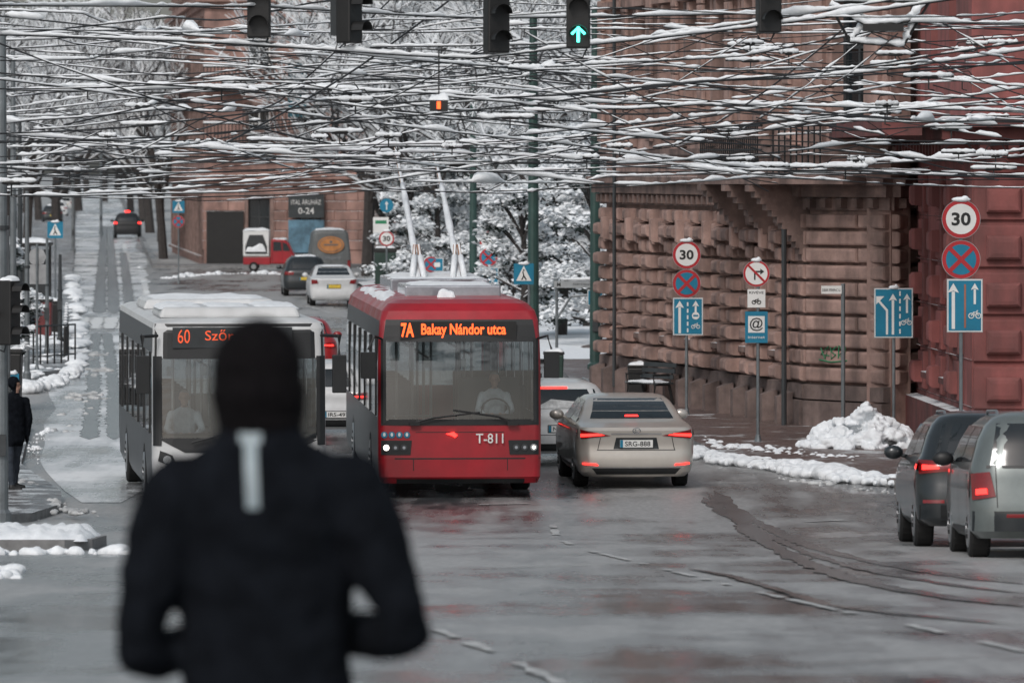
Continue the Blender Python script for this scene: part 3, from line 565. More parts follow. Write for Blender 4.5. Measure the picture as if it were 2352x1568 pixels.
g=M(); g.box((0,2.9,3.13),(1.5,2.2,.2)); g.box((0,7,3.14),(1.6,3.5,.25)); g.obj('roof_equipment',LENS,T,bevel=.03)
g=M(); g.snowcap(0,2.9,3.22,1.4,2.1,.05,seed=3); g.snowcap(0,7,3.26,1.6,3.5,.06,seed=5); g.snowcap(-.15,1.1,3.04,.3,.25,.13,nx=8,ny=8,seed=9); g.snowcap(-.9,6,2.95,.4,9.5,.12,ny=40,seed=2); g.obj('snow',SNOW,T,smooth=True)
COP=mat('pole_copper',(.36,.2,.13),.5,snow=.5)
for k,x in enumerate((-.33,.33)):
    g=M(); bx=x; g.tube([(bx,5.6,3.25),(bx+.0,6.2,3.6),(bx-.02,12.5,5.45)],[.05,.038,.028],8); g.tube([(bx-.09,5.6,3.2),(bx-.03,6.1,3.8)],.03,6); g.tube([(bx+.09,5.6,3.2),(bx+.03,6.1,3.8)],.03,6); g.obj('trolley_pole',COP,T)
    g=M(); g.tube([(bx-.015,6.2+i*.35,3.64+i*.103) for i in range(12)],[.04+.025*R.random() for i in range(12)],6); g.tube([(bx-.1,5.55,3.25),(bx-.05,5.9,3.62)],.05,6); g.tube([(bx+.1,5.55,3.25),(bx+.05,5.9,3.62)],.05,6); g.obj('snow',SNOW,T,smooth=True)
def loc_in(o,p): return Matrix.Translation(o.location)@Matrix.Rotation(o.rotation_euler[2],4,'Z')@Vector(p)
driver(loc_in(T,(.6,1.15,1.08)),SD,'bus driver in a pale shirt behind the steering wheel',SHIRT)
BX=px(551,83)
bsl=[(.24,.08,L,1.2,.1,.15),(.36,.0,L,1.25,.15,.15),(.8,.0,L,1.27,.18,.15),(1.09,.04,L,1.27,.14,.15),(2.0,.1,L,1.27,.12,.15),(2.27,.13,L-.03,1.27,.12,.15),(2.7,.19,L-.06,1.26,.12,.15),(2.78,.24,L-.12,1.24,.12,.15),(2.82,.36,L-.25,1.16,.18,.2),(2.84,.5,L-.4,1.1,.2,.2),(2.85,.8,L-.8,.9,.2,.2)]
B6,V=bus('bus','white and dark city bus with snow on its roof pods',(BX,83,gz(83)),.112,L,BUSW,BUSD,bsl,(1.15,2.35),(1.09,2.27),hw=1.27)
g=M(); g.patch(V.near,[(-1.2,1.09),(1.2,1.09),(1.18,2.27),(-1.18,2.27)],.006,10,8); g.obj('windscreen',WGLASS,B6)
g=M(); g.patch(V.near,[(-1.23,2.26),(1.23,2.26),(1.22,2.77),(-1.22,2.77)],.01,14,4)
for a_,b_ in((-1.25,-1.13),(1.13,1.25)): g.patch(V.near,[(a_,1.0),(b_,1.0),(b_,2.3),(a_,2.3)],.012,3,8)
g.patch(V.near,[(-.8,.9),(.8,.9),(1.2,1.11),(-1.2,1.11)],.012,10,2); g.obj('windscreen_surround',BLACK,B6)
y=V.near(0,2.57)[1]-.04; g=M(); g.box((-.1,y+.012,2.57),(1.75,.01,.3)); dp=g.obj('destination_display',DGREY,B6)
text('60',.18,.2,(-.81,y,2.59),LEDD,dp,bold=.0); text('Szőreg',.62,.2,(-.19,y,2.585),LEDD,dp,bold=.0)
for s in(-1,1):
    g=M(); g.patch(V.near,[(s*.9,.66),(s*1.18,.78),(s*1.15,.93),(s*.98,.86)],.014,6,3); h=g.obj('headlight',BLACK,B6); q=M(); q.disc(s*1.06,.8,.06,V.near(s*1.08,.8)[1]-.02,.01); q.obj('lamp',CHROME,h)
    g=M(); xc=s*1.43; g.box((xc,-.3,2.05),(.2,.14,.55)); g.tube([(s*1.2,.15,2.6),(xc,-.25,2.6),(xc,-.28,2.3)],.03,6); g.obj('mirror',BLACK,B6,bevel=.04)
g=M(); g.patch(V.near,[(-1.2,.3),(1.2,.3),(1.2,.42),(-1.2,.42)],.006,10,1); g.obj('bumper',DGREY,B6)
g=M(); g.tube([(-.7,-.04,1.05),(.1,-.02,1.25)],.014,5); g.tube([(.7,-.04,1.05),(-.1,-.02,1.3)],.014,5); g.obj('wiper',BLACK,B6)
g=M(); g.box((-.1,1.9,2.92),(2.1,2.4,.16),top=.94); g.box((-.1,7,2.92),(2.1,2.6,.16),top=.94); g.obj('roof_pod',BUSW,B6,bevel=.05)
g=M(); 
for i in range(3): g.snowcap(-.8+i*.7,1.9,2.98,.68,2.2,.06,seed=i*3)
g.snowcap(-.1,7,2.98,2,2.4,.07,seed=8); g.snowcap(0,5.5,2.83,2.1,10,.05,ny=30,seed=12); g.obj('snow',SNOW,B6,smooth=True)
driver(loc_in(B6,(-.75,1.15,.95)),.1,'bus passenger in a grey coat near the windscreen',SHIRT)
# ---------------- setting: ground, road, pavements
g=M(); ys=[-120,-60,-31]+list(range(-30,102,3))+[130,170,230,300,400,600,900,1400,3000]; xs=[-2000,-400,-60,-20,0,20,60,400,2000]
g.add([(x,y,gz(y)) for y in ys for x in xs],[[j*9+i,j*9+i+1,j*9+i+10,j*9+i+9] for j in range(len(ys)-1) for i in range(8)])
o=g.obj('ground',GROUND); o['kind']='structure'
g=M(); yy=[-60,-31]+[-30+i*2 for i in range(66)]+[110,125,140,170,200,240,300,400,600,900,1500]
vs=[]
for y in yy:
    xl=-45 if y<139 else -10.8-.0765*(y-139); xr=45 if y<110 else (3.0-.0724*(y-110) if y<160 else (8-.0724*(y-110) if y<285 else -17.5-.0724*(y-285)))
    vs+=[(xl,y,gz(y)+.005),((xl+xr)/2,y,gz(y)+.005),(xr,y,gz(y)+.005)]
g.add(vs,[[3*j+i,3*j+i+1,3*j+i+4,3*j+i+3] for j in range(len(yy)-1) for i in range(2)]); o=g.obj('road',ROAD); o['kind']='structure'
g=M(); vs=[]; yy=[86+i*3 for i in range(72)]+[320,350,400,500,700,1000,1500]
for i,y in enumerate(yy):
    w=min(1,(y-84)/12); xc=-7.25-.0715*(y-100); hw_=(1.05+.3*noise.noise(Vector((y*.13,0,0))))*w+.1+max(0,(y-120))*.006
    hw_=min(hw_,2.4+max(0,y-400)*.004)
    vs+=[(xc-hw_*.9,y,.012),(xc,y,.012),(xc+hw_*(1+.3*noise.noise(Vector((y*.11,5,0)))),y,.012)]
g.add(vs,[[3*j+i,3*j+i+1,3*j+i+4,3*j+i+3] for j in range(len(yy)-1) for i in range(2)]); o=g.obj('road_sky_sheen',ROADF); o['kind']='structure'  # added lighter strip: sky sheen along the far lane, painted as colour
def pave(pts,name='pavement',h=.13,mt=BRICK):
    g=M(); n=len(pts); P=[Vector((p[0],p[1],gz(p[1])+h)) for p in pts]; Q=[Vector((p[0],p[1],gz(p[1])-.05)) for p in pts]
    g.add(P,[list(range(n))],0); g.add(P+Q,[[i,(i+1)%n,(i+1)%n+n,i+n] for i in range(n)],1)
    o=g.obj(name,[mt,KERB]); o['kind']='structure'; return o
rk=[(.72,158.7),(1.5,127),(2.4,115),(3.1,105.8),(3.53,99.5),(3.9,96.6),(4.5,94.5),(5.3,91.8),(6.08,90),(8,88.9),(20,88)]
pave(rk+[(20,158.7)])
pave([(-10.8,139),(-11.6,136.5),(-13.2,135),(-30,134),(-40,134),(-60,700),(-53.7,700)],mt=PAVG)
pave([(-6.6,83.5),(-6.8,80.5),(-7.6,79),(-14,78.5),(-14,112),(-9.3,110),(-8.2,95),(-6.9,87)],mt=PAVG)
pave([(-17.9,283),(-5,283),(-5,288),(-18.2,288),(-60,880),(-60.8,880)],mt=KERB)
g=M(); 
vs=[];nx,ny=12,20
for j in range(ny+1):
    for i in range(nx+1):
        x=.6+i*1.1-.3*j/20; y=146+j*5.0; vs.append((x-.0724*(y-146),y,.15+.12*noise.noise(Vector((x*.4,y*.1,0)))))
g.add(vs,[[j*13+i,j*13+i+1,j*13+i+14,j*13+i+13] for j in range(ny) for i in range(nx)]); o=g.obj('snow_lawn',SNOW,smooth=True); o['kind']='structure'
def strip(pts,w,mt=MARK,name='road_marking',h=.017,brk=0,amp=.9):
    vs=[]
    P=[gp(u,v) for u,v in pts]; Q=[]
    for a,b in zip(P,P[1:]):
        n=max(1,int((b-a).length/.4)); Q+=[a.lerp(b,i/n) for i in range(n)]
    Q.append(P[-1])
    for i,p in enumerate(Q):
        dd=(Q[min(i+1,len(Q)-1)]-Q[max(0,i-1)]); dd.z=0; dd.normalize(); k=noise.noise(p*1.7); s=Vector((dd.y,-dd.x,0))*w/2*max(.15,1+amp*k)*(min(1,(i+.3)/3,(len(Q)-.7-i)/3) if amp<.9 else 1)
        for q in(p-s,p+s): vs.append((q.x,q.y,gz(q.y)+h))
    g=M(); g.add(vs,[[2*i,2*i+1,2*i+3,2*i+2] for i in range(len(Q)-1) if not(brk and noise.noise(Q[i]*1.1+Vector((3,1,0)))>.18)]); o=g.obj(name,mt); o['kind']='structure'
for a,b in(((1268,1212),(1278,1230)),((1290,1243),(1312,1252)),((1335,1262),(1500,1302)),((1530,1310),(1700,1352)),((1740,1362),(1960,1412)),((2010,1420),(2352,1500)),((1000,1448),(1130,1500)),((1150,1508),(1290,1575))): strip([a,b],.09,brk=1)
strip([(150,741),(345,741)],9.5,TRACK2,'crossing_base',.017,amp=.2)
for u in range(155,345,32): strip([(u,756),(u+6,730)],.42,WHITE,h=.022,amp=.95)
for u,v in((330,640),(345,700),(285,560)): strip([(u,v),(u+7,v+40)],.3,WHITE)
for a in(([(205,1010),(215,900),(215,800),(222,765)],.32),([(262,1010),(262,900),(250,800),(245,765)],.3),([(228,720),(232,640),(236,580),(238,520)],.45),([(262,720),(258,640),(255,580),(252,520)],.45),([(300,720),(290,640),(283,580)],.4)): strip(a[0],a[1],TRACK2,'tyre_track',.019,amp=.7)
for p in([(960,1205),(1040,1212)],[(1100,1160),(1215,1158)],[(690,700),(760,720)],[(1850,1210),(1990,1200)],[(1240,1105),(1300,1103)],[(1640,1192),(1700,1189)],[(2080,1180),(2160,1178)]): strip(p,.2,brk=1)
for k,(dv,w_) in enumerate(((0,.2),(22,.14),(52,.24))):
    strip([(1640-k*12,1128+dv*.3),(1700,1180+dv*.5),(1780,1222+dv*.7),(1850,1252+dv*.8),(1950,1280+dv),(2060,1303+dv),(2200,1325+dv),(2352,1343+dv)],w_,TRACK2,'tyre_track',.012+.002*k,amp=.8)
strip([(1580,1308),(1680,1326),(1790,1358),(1900,1393),(2050,1412),(2352,1440)],.12,TRACK,'tyre_track',.02,amp=.8)
strip([(1010,1552),(1500,1545),(2352,1508)],.05,TRACK,'tyre_track',.02,amp=.5)
strip([(980,1310),(1500,1296)],.05,TRACK2,'tyre_track',amp=.5)
# snow banks built from lumps
def ridge(pts,w,h,mt=SNOW,seed=0,base=0,label='ridge of dirty ploughed snow along the kerb',dens=1.0,mn=.15):
    r=random.Random(seed); P=[gp(u,v) for u,v in pts]; B=[]; tot=sum((b-a).length for a,b in zip(P,P[1:]))
    for a,b in zip(P,P[1:]):
        ln=(b-a).length; n=int(ln/(.09 if tot<40 else .3)*dens*max(1,w/.8)); dd=(b-a).normalized(); s=Vector((dd.y,-dd.x,0))
        for i in range(n):
            p=a.lerp(b,r.random()); t=max(-1,min(1,r.gauss(0,.45))); q=p+s*t*w/2; env=.5+.9*noise.noise(Vector((p.x*.9,p.y*.35,seed))); 
            if mn<0: env=.55+.45*env
            if env<mn and r.random()<.7: continue
            rr=h*r.uniform(.25,1.0)*max(.3,env)*(1-.6*abs(t)); k=1 if tot<40 else 1.8
            B.append(((q.x,q.y,gz(q.y)+base+rr*.2),(rr*r.uniform(.9,1.8)*k,rr*r.uniform(.9,1.8)*k,rr)))
    if len(B)<2: return
    o=body(B,.03 if tot<20 else (.05 if tot<60 else .12),[mt],'snow_bank',None,None,1,wr=.015,seg=(8,6)); return tag(o,label,'snow','snow banks')
ridge([(1590,1048),(1700,1068),(1850,1088),(1960,1108),(2100,1120)],1.1,.2,seed=1,base=.06,mn=-1,dens=2.4)
ridge([(1640,1035),(1800,1055),(1990,1075),(2090,1078)],2.2,.12,seed=2,base=.1,mt=SNOW,dens=1.0)
ridge([(1600,1010),(1660,1040)],.5,.1,seed=21,base=.1); ridge([(1240,905),(1330,925),(1450,970)],.5,.12,seed=23,base=.08)
ridge([(1640,1074),(1800,1100),(1990,1126),(2060,1134)],.7,.07,mt=SLUSH,seed=22,dens=1.6)
ridge([(-60,1275),(80,1273),(290,1272)],.6,.18,seed=4,mn=-1,dens=1.8)
ridge([(40,1120),(100,1170),(180,1205)],1.0,.14,seed=5,mt=SLUSH,base=.1); ridge([(60,1205),(210,1190),(290,1195)],.9,.08,seed=6,mt=SLUSH)
ridge([(60,905),(120,890),(170,868)],.8,.25,seed=7,base=.1); ridge([(168,868),(180,800),(172,700),(166,640)],.5,.25,seed=17,base=.1); ridge([(50,1010),(120,1000),(180,960),(215,900),(225,800)],1.4,.1,seed=8,mt=SLUSH,dens=.7)
ridge([(60,880),(100,840),(90,760)],2.0,.18,seed=27,base=.1,dens=.5)
ridge([(380,640),(470,632),(560,628),(700,632)],.8,.2,seed=9); ridge([(1040,1168),(1100,1170),(1180,1172)],.4,.04,seed=10,mt=SLUSH,dens=.6)
ridge([(-20,1330),(15,1310)],.6,.12,seed=12); ridge([(350,720),(330,650),(318,600)],.4,.1,seed=13); ridge([(90,1085),(75,1040),(110,1000)],.6,.1,seed=14,base=.1)
# traffic island
g=M(); x0,x1=px(-80,68),px(236,68); a,b,h=66.0,69.0,.13
pts=[(x0,a),(x1-.3,a),(x1,a+.35),(x1,b-.35),(x1-.3,b),(x0,b)]
P=[Vector((p[0],p[1],gz(p[1])+h)) for p in pts]; Q=[Vector((p[0],p[1],gz(p[1])-.1)) for p in pts]; n=6
g.add(P,[list(range(n))]); g.add(P+Q,[[i,(i+1)%n,(i+1)%n+n,i+n] for i in range(n)])
e=tag(g.obj('traffic_island',KERB),'raised stone traffic island covered by a snow slab','traffic island')
g=M(); g.snowcap(0,0,0,x1-x0-.1,2.8,.16,nx=60,ny=20,seed=5); o=g.obj('snow',SNOW,e,smooth=True,loc=((x0+x1)/2,67.5,gz(67.5)+.12)); o.rotation_euler=(-.045,0,0)
# snow heap
r=random.Random(8); B=[]
for i in range(420):
    a=r.uniform(0,6.283); q=math.sqrt(r.random()); x=math.cos(a)*q; y=math.sin(a)*q*.9; hh=(.82 if x>.0 else .5)*(1-q**2)*(1+.4*noise.noise(Vector((x*3,y*3,1))))
    rr=r.uniform(.03,.14); B.append(((x*1.0,y,max(.01,hh*r.uniform(.45,1))),(rr*r.uniform(.8,1.7),rr*r.uniform(.8,1.5),rr*r.uniform(.5,1))))
for k in range(8): B.append(((0.12+.02*k,0,.08+.03*k),(.7-.06*k,.7-.06*k,.08)))
o=body(B,.024,[SNOW],'snow_heap',None,None,0,wr=.035,seg=(6,5)); o.location=(px(1972,100.5),100.6,.12); tag(o,'lumpy heap of shovelled snow on the pavement','snow heap')
# ---------------- buildings
def frame(P0,P1):
    P0=Vector((P0[0],P0[1],0)); P1=Vector((P1[0],P1[1],0)); D=(P1-P0); Ln=D.length; D.normalize(); Nn=Vector((D.y,-D.x,0))
    return (lambda x,o,z:P0+D*x+Nn*o+Vector((0,0,z))),Ln
def storey(g,T,Ln,z0,z1,wins,th=.5,m=0):
    x=0
    for xc,w,za,zb in sorted(wins):
        g.fbox(T,x,xc-w/2,-th,0,z0,z1,m); g.fbox(T,xc-w/2,xc+w/2,-th,0,z0,za,m); g.fbox(T,xc-w/2,xc+w/2,-th,0,zb,z1,m); x=xc+w/2
    g.fbox(T,x,Ln,-th,0,z0,z1,m)
def window(T,xc,w,za,zb,par,fm=None,sill=True,trim=None):
    g=M(); g.fbox(T,xc-w/2,xc+w/2,-.36,-.3,za,zb); o=g.obj('window',GLASSD,par)
    f=M(); b=.07
    f.fbox(T,xc-w/2,xc-w/2+b,-.3,-.22,za,zb); f.fbox(T,xc+w/2-b,xc+w/2,-.3,-.22,za,zb); f.fbox(T,xc-.03,xc+.03,-.3,-.23,za+b,zb-b); f.fbox(T,xc-w/2+b,xc+w/2-b,-.3,-.225,zb-b,zb); f.fbox(T,xc-w/2+b,xc+w/2-b,-.3,-.225,za,za+b); f.fbox(T,xc-w/2+b,xc+w/2-b,-.3,-.235,za+(zb-za)*.66,za+(zb-za)*.66+.06)
    f.obj('frame',fm or DGREY,o)
    if sill:
        s=M(); s.fbox(T,xc-w/2-.15,xc+w/2+.15,.003,.18,za-.13,za,0,.01); s.obj('sill',trim or BROWND,o)
    return o
def rustic(g,T,Ln,z0,z1,ch,bw,wins,dep=.1,m=0,ins=.035,rnd=0,gap=.012):
    z=z0;k=0
    while z+ch<=z1+.01:
        x=-(bw/2 if k%2 else 0)
        while x<Ln:
            a=max(0,x)+gap; b=min(Ln,x+bw)-gap; x+=bw
            segs=[(a,b)]
            for xc,w,za,zb in wins:
                if z+ch>za and z<zb:
                    ns=[]
                    for p,q in segs:
                        l,r=xc-w/2,xc+w/2
                        if q<=l or p>=r: ns.append((p,q))
                        else:
                            if p<l: ns.append((p,l))
                            if q>r: ns.append((r,q))
                    segs=ns
            for p,q in segs:
                if q-p>.1: g.pillow(T,p,q,.002,dep*(1+rnd*(R.random()-.5)),z+gap,z+ch-gap,m,ins)
        z+=ch;k+=1
# brown corner building
A=(px(1393,126.5),126.5); Bp=(px(1862,109),109); Cp=(px(2046,107.2),107.2); Dp=(Cp[0]+5,Cp[1]+9)
E=top('corner_building','brown rusticated stone corner building with snowy ledges','building',(0,0,0))
T1,L1=frame(A,Bp); T2,L2=frame(Bp,Cp); T3,L3=frame(Cp,Dp)
w0=[(1.7+i*2.35,1.0,1.5,3.5) for i in range(7) if 1.7+i*2.35<L1-1]; w1=[(x,1.0,6.0,8.4) for x,_,_,_ in w0]; w2=[(x,1.0,10.2,12.3) for x,_,_,_ in w0]
g=M(); storey(g,T1,L1,0,4.9,w0); storey(g,T1,L1,4.9,9.5,w1); storey(g,T1,L1,9.5,15,w2)
c1=[(L2/2,.9,5.6,8.2)]
storey(g,T2,L2,0,4.9,[]); storey(g,T2,L2,4.9,15,c1); storey(g,T3,L3,0,15,[])
g.add([T1(0,0,15.02),T1(L1,0,15.02),T2(L2,0,15.02),T3(L3,0,15.02),Vector((A[0]+9,A[1]+6,15.02))],[[0,1,2,3,4]])
g.add([T1(0,0,0),T1(0,0,15),Vector((A[0]+9,A[1]+2,15)),Vector((A[0]+9,A[1]+2,0))],[[0,1,2,3]])
g.obj('wall',BROWN,E)
g=M(); rustic(g,T1,L1,.95,4.2,.325,.58,w0,.16,0,.045,.6,.026)
for xc,w,za,zb in w0:
    for s in(-1,1):
        z=.95;k=0
        while z+.3<4.2:
            hw_=.18 if k%2 else .29; c=xc+s*(w/2+.3); g.pillow(T1,c-hw_,c+hw_,.1,.36 if k%2 else .46,z+.026,z+.299,0,.07); z+=.325;k+=1
g.obj('rusticated_blocks',BROWN,E)
g=M(); rustic(g,T2,L2,.95,4.2,.325,3,[],.17,0,.05,0,.025); rustic(g,T3,L3,.95,4.2,.325,3,[],.17,0,.05,0,.025); g.obj('rusticated_bands',BROWN,E)
g=M()
for T_,L_ in((T1,L1),(T2,L2)):
    g.fbox(T_,0,L_,.003,.22,0,.62,0,.02); g.fbox(T_,0,L_,.003,.17,.62,.93,0,.02)
x=.4
while x<L1: g.fbox(T1,x,x+.42,.22,.5,0,.75,0,.1); x+=1.18
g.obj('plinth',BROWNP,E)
g=M()
for T_,L_ in((T1,L1),(T2,L2),(T3,L3)):
    g.fbox(T_,-.1,L_+.1,.003,.12,4.25,4.5); g.fbox(T_,-.25,L_+.25,.003,.42,4.72,4.86); g.fbox(T_,-.2,L_+.2,.003,.3,4.5,4.718); g.fbox(T_,-.1,L_+.1,.003,.16,5.3,5.45); g.fbox(T_,-.2,L_+.2,.003,.3,9.3,9.5); g.fbox(T_,-.2,L_+.2,.003,.6,14.6,15.2)
    n=int(L_/.45)
    for i in range(n): g.fbox(T_,.1+i*.45,.3+i*.45,.003,.27,4.28,4.49,0,.02)
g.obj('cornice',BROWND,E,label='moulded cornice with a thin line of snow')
g=M()
for xc,w,za,zb in w1+w2:
    for s in(-1,1): g.fbox(T1,xc+s*(w/2+.13)-.11,xc+s*(w/2+.13)+.11,.003,.16,za-.1,zb+.1)
    g.fbox(T1,xc-w/2-.35,xc+w/2+.35,.003,.3,zb+.12,zb+.28); g.fbox(T1,xc-.14,xc+.14,.003,.24,zb-.2,zb+.11,0,.03)
for i in range(len(w0)+1): x=.5+i*2.35; g.fbox(T1,x-.2,x+.2,.003,.2,5.5,9.25); rustic(g,lambda a,o,z,x=x:T1(a+x-.25,o+.2,z),.5,5.6,9.1,.35,.5,[],.08)
for s in(.15,L2-.55): g.fbox(T2,s,s+.4,.003,.2,5.5,9.25)
rustic(g,T2,L2,5.5,9.2,.36,3,c1,.09); g.obj('pilaster',BROWN,E)
for xc,w,za,zb in w0: window(T1,xc,w,za,zb,E)
for xc,w,za,zb in w1+w2: window(T1,xc,w,za,zb,E,sill=False)
window(T2,*c1[0],E,sill=False)
for xc,w,za,zb in w0:
    g=M()
    for k in(-2,-1,0,1,2): g.pillow(T1,xc+k*.24-.11,xc+k*.24+.11,.16,.36+.14*(k==0),zb-.08+.03*(2-abs(k)),zb+.38+.05*(2-abs(k)),0,.04)
    g.obj('keystone',BROWN,E)
bx0=L1-4.5
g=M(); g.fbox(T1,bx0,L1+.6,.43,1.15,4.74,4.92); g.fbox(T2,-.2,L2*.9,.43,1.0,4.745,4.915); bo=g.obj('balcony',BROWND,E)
g=M()
for i in range(28): xx=bx0+.1+i*.17; g.tube([T1(xx,1.1,4.93),T1(xx,1.1,5.85)],.018,5)
for i in range(14):
    xx=bx0+.27+i*.34; g.tube([T1(xx+.1*math.cos(k*.785),1.1,5.15+.1*math.sin(k*.785)) for k in range(9)],.014,4)
g.tube([T1(bx0,1.1,5.86),T1(L1+.5,1.1,5.86)],.03,6); g.tube([T1(bx0,1.1,5.4),T1(L1+.5,1.1,5.4)],.015,6)
for i in range(9): xx=i*.17; g.tube([T2(xx,.95,4.93),T2(xx,.95,5.85)],.018,5)
g.tube([T2(0,.95,5.86),T2(L2*.9,.95,5.86)],.03,6); g.obj('railing',INK,bo)
for x in(bx0+.2,bx0+2.2,L1-.4):
    g=M()
    for k in range(12): g.fbox(T1,x,x+.35,.003,1.1*(1-k/12)**1.3+.1,4.6-k*.12,4.72-k*.12)
    g.obj('console',BROWND,bo)
g=M(); g.tube([T1(L1-.1,.5,0),T1(L1-.1,.5,4.7)],.05,8); g.obj('drainpipe',DGREY,E); g=M(); g.tube([T1(3,.5,.3),T1(3,.5,9)],.04,8); g.obj('drainpipe',DGREY,E)
g=M()
for q_ in([(.5,1.62),(.62,1.42),(.72,1.66),(.5,1.5),(.74,1.48)],[(.78,1.64),(.8,1.42),(.93,1.5),(.8,1.56),(.95,1.66)],[(1.0,1.44),(1.02,1.68),(1.14,1.58),(1.02,1.5),(1.18,1.42),(1.2,1.66)],[(.45,1.4),(.8,1.36),(1.25,1.4)]): g.tube([T2(a,.18,b) for a,b in q_],.013,5)
g.obj('graffiti',GRAF,E)
# dark red building
A=(px(2040,113),113); Bp=(px(2232,99),99); Cp=(Bp[0]+7,98.5)
E=top('corner_building','faded red stucco building with bulky quoins and curved consoles','building',(0,0,0))
T1,L1=frame(A,Bp); T2,L2=frame(Bp,Cp)
w0=[(2.4+i*2.9,1.1,1.3,3.7) for i in range(4)]; w1=[(x,1.1,6.8,9) for x,_,_,_ in w0]
g=M(); storey(g,T1,L1,0,5.6,w0); storey(g,T1,L1,5.6,14,w1); f0=[(3.0,1.2,1.5,3.8)]; f1=[(3.0,1.2,7,9.2)]
storey(g,T2,L2,0,5.6,f0); storey(g,T2,L2,5.6,14,f1)
g.add([T1(0,0,0),T1(0,0,14),Vector((A[0]+12,A[1],14)),Vector((A[0]+12,A[1],0))],[[0,1,2,3]]); g.obj('wall',REDST,E)
g=M()
for xc in(.5,3.85,6.75,9.65,12.4):
    z=.95
    while z<5.0:
        if xc+.5<L1+.2: g.pillow(T1,xc-.42,min(L1-.02,xc+.42),.003,.1,z,z+.7,0,.03); g.pillow(T1,xc-.27,min(L1-.04,xc+.27),.09,.3,z+.12,z+.52,0,.13)
        z+=.82
for xq,hw_ in((.55,.3),(4.9,.3)):
    z=1.0
    while z<5.2: g.pillow(T2,xq-.52,xq+.5,.003,.07,z-.13,z+.6,0,.03); g.pillow(T2,xq-hw_,xq+hw_,.06,.22,z,z+.42,0,.11); z+=.82
g.obj('quoin',REDST,E)
g=M()
for T_,L_ in((T1,L1),(T2,L2)):
    for z in(.9,1.72,2.54,3.36,4.18,5.0): g.fbox(T_,0,L_,-.03,.012,z-.02,z-.0)
g.obj('joint_groove',REDSD,E)
g=M()
for T_,L_ in((T1,L1),(T2,L2)):
    g.fbox(T_,-.1,L_+.1,.003,.25,0,.8,0,.02); g.fbox(T_,-.3,L_+.3,.003,.55,5.55,5.75); g.fbox(T_,-.4,L_+.4,.003,.9,5.76,5.95); g.fbox(T_,-.2,L_+.2,.003,.4,13.6,14.2)
    n=int(L_/.5)
    for i in range(n): g.fbox(T_,.1+i*.5,.35+i*.5,.003,.5,5.2,5.54,0,.03)
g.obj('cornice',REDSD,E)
for x0_,dx in((.2,.5),(3.6,.45)):
    g=M()
    for k in range(24):
        t=k/24; g.fbox(T1,x0_,x0_+dx,.003,1.55*(1-t)**1.8+.12,5.4-t*1.9-.08,5.4-t*1.9)
    g.obj('console',REDSD,E)
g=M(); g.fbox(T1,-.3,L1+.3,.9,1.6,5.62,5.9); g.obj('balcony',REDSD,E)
for q in w0: window(T1,*q,E,trim=REDSD)
for q in w1: window(T1,*q,E,sill=False)
window(T2,*f0[0],E,trim=REDSD); window(T2,*f1[0],E,sill=False)
def plainb(name,label,P,h,mt,wrows,corn,step=2.6,ww=1.1):
    E=top(name,label,'building')
    g=M(); c=M(); tr=M()
    for (a,b) in zip(P,P[1:]):
        T_,L_=frame(a,b); zz=0
        for r,(za,zb,z1) in enumerate(wrows):
            n=int((L_-.8)/step); off=(L_-(n-1)*step)/2 if n>0 else 0; ws=[(off+i*step,ww,za,zb) for i in range(n)]
            storey(g,T_,L_,zz,z1,ws); zz=z1
            for q in ws:
                window(T_,*q,E,fm=WHITE if r else DGREY,sill=False); tr.fbox(T_,q[0]-ww/2-.2,q[0]+ww/2+.2,.003,.2,zb+.1,zb+.3)
                for s in(-1,1): tr.fbox(T_,q[0]+s*(ww/2+.1)-.09,q[0]+s*(ww/2+.1)+.09,.003,.1,za-.1,zb+.09)
                tr.fbox(T_,q[0]-ww/2-.2,q[0]+ww/2+.2,.003,.25,za-.25,za-.11)
        for z in corn: c.fbox(T_,-.2,L_+.2,.003,.45,z,z+.25); c.fbox(T_,-.1,L_+.1,.003,.2,z-.3,z-.003)
        rustic(c,T_,L_,.8,4.2,.5,1.2,[(q[0],q[1],q[2],q[3]) for q in [(off+i*step,ww+.2,wrows[0][0]-.1,wrows[0][1]+.1) for i in range(n)]],.06)
    g.obj('wall',mt,E); c.obj('cornice',mt,E); tr.obj('window_surround',BROWND,E)
    return E
ro=[(.6,3.4,4.6),(5.6,8,9.2),(10,12.4,13.6),(14.4,16.6,18)]
PK=plainb('corner_building','pink stucco apartment building with snowy balconies and shop front',[(px(395,335),335),(px(470,289),289),(px(838,289),289)],18,PINK,ro,[4.4,9.0,13.4,17.6])
plainb('apartment_building','pale grey stucco apartment building behind the park trees',[(px(860,330),330),(px(1500,325),325)],18,CREAM,ro,[4.4,9,13.4,17.6])
T_,L_=frame((px(470,289),289),(px(838,289),289))
def onface(u0,u1,v0,v1,mt,name,off=.3,par=PK):
    g=M(); s=F/289; X=lambda u:(u-470)/s; Z=lambda v:HC-(v-380)/s; g.fbox(T_,X(u0),X(u1),off-.08,off,Z(v1),Z(v0)); return g.obj(name,mt,par)
PANEL=mat('shop_panel',(.035,.042,.045),.5); POST=mat('poster',(.1,.2,.27),.5,var=.7,scale=1.2)
o=onface(663,745,447,500,PANEL,'shop_sign',.5)
s=F/289; c=T_((704-470)/s,.52,HC-(463-380)/s); text('ITAL ÁRUHÁZ',1.5,.3,c,SIGNW,o,bold=.0); c=T_((704-470)/s,.52,HC-(484-380)/s); text('0-24',.8,.32,c,SIGNW,o,bold=.01)
onface(663,745,505,580,POST,'poster',.48); onface(662,705,140,270,mat('teal_banner',(.03,.13,.17),.6),'banner',.5); onface(475,560,485,605,INK,'shop_door',.2)
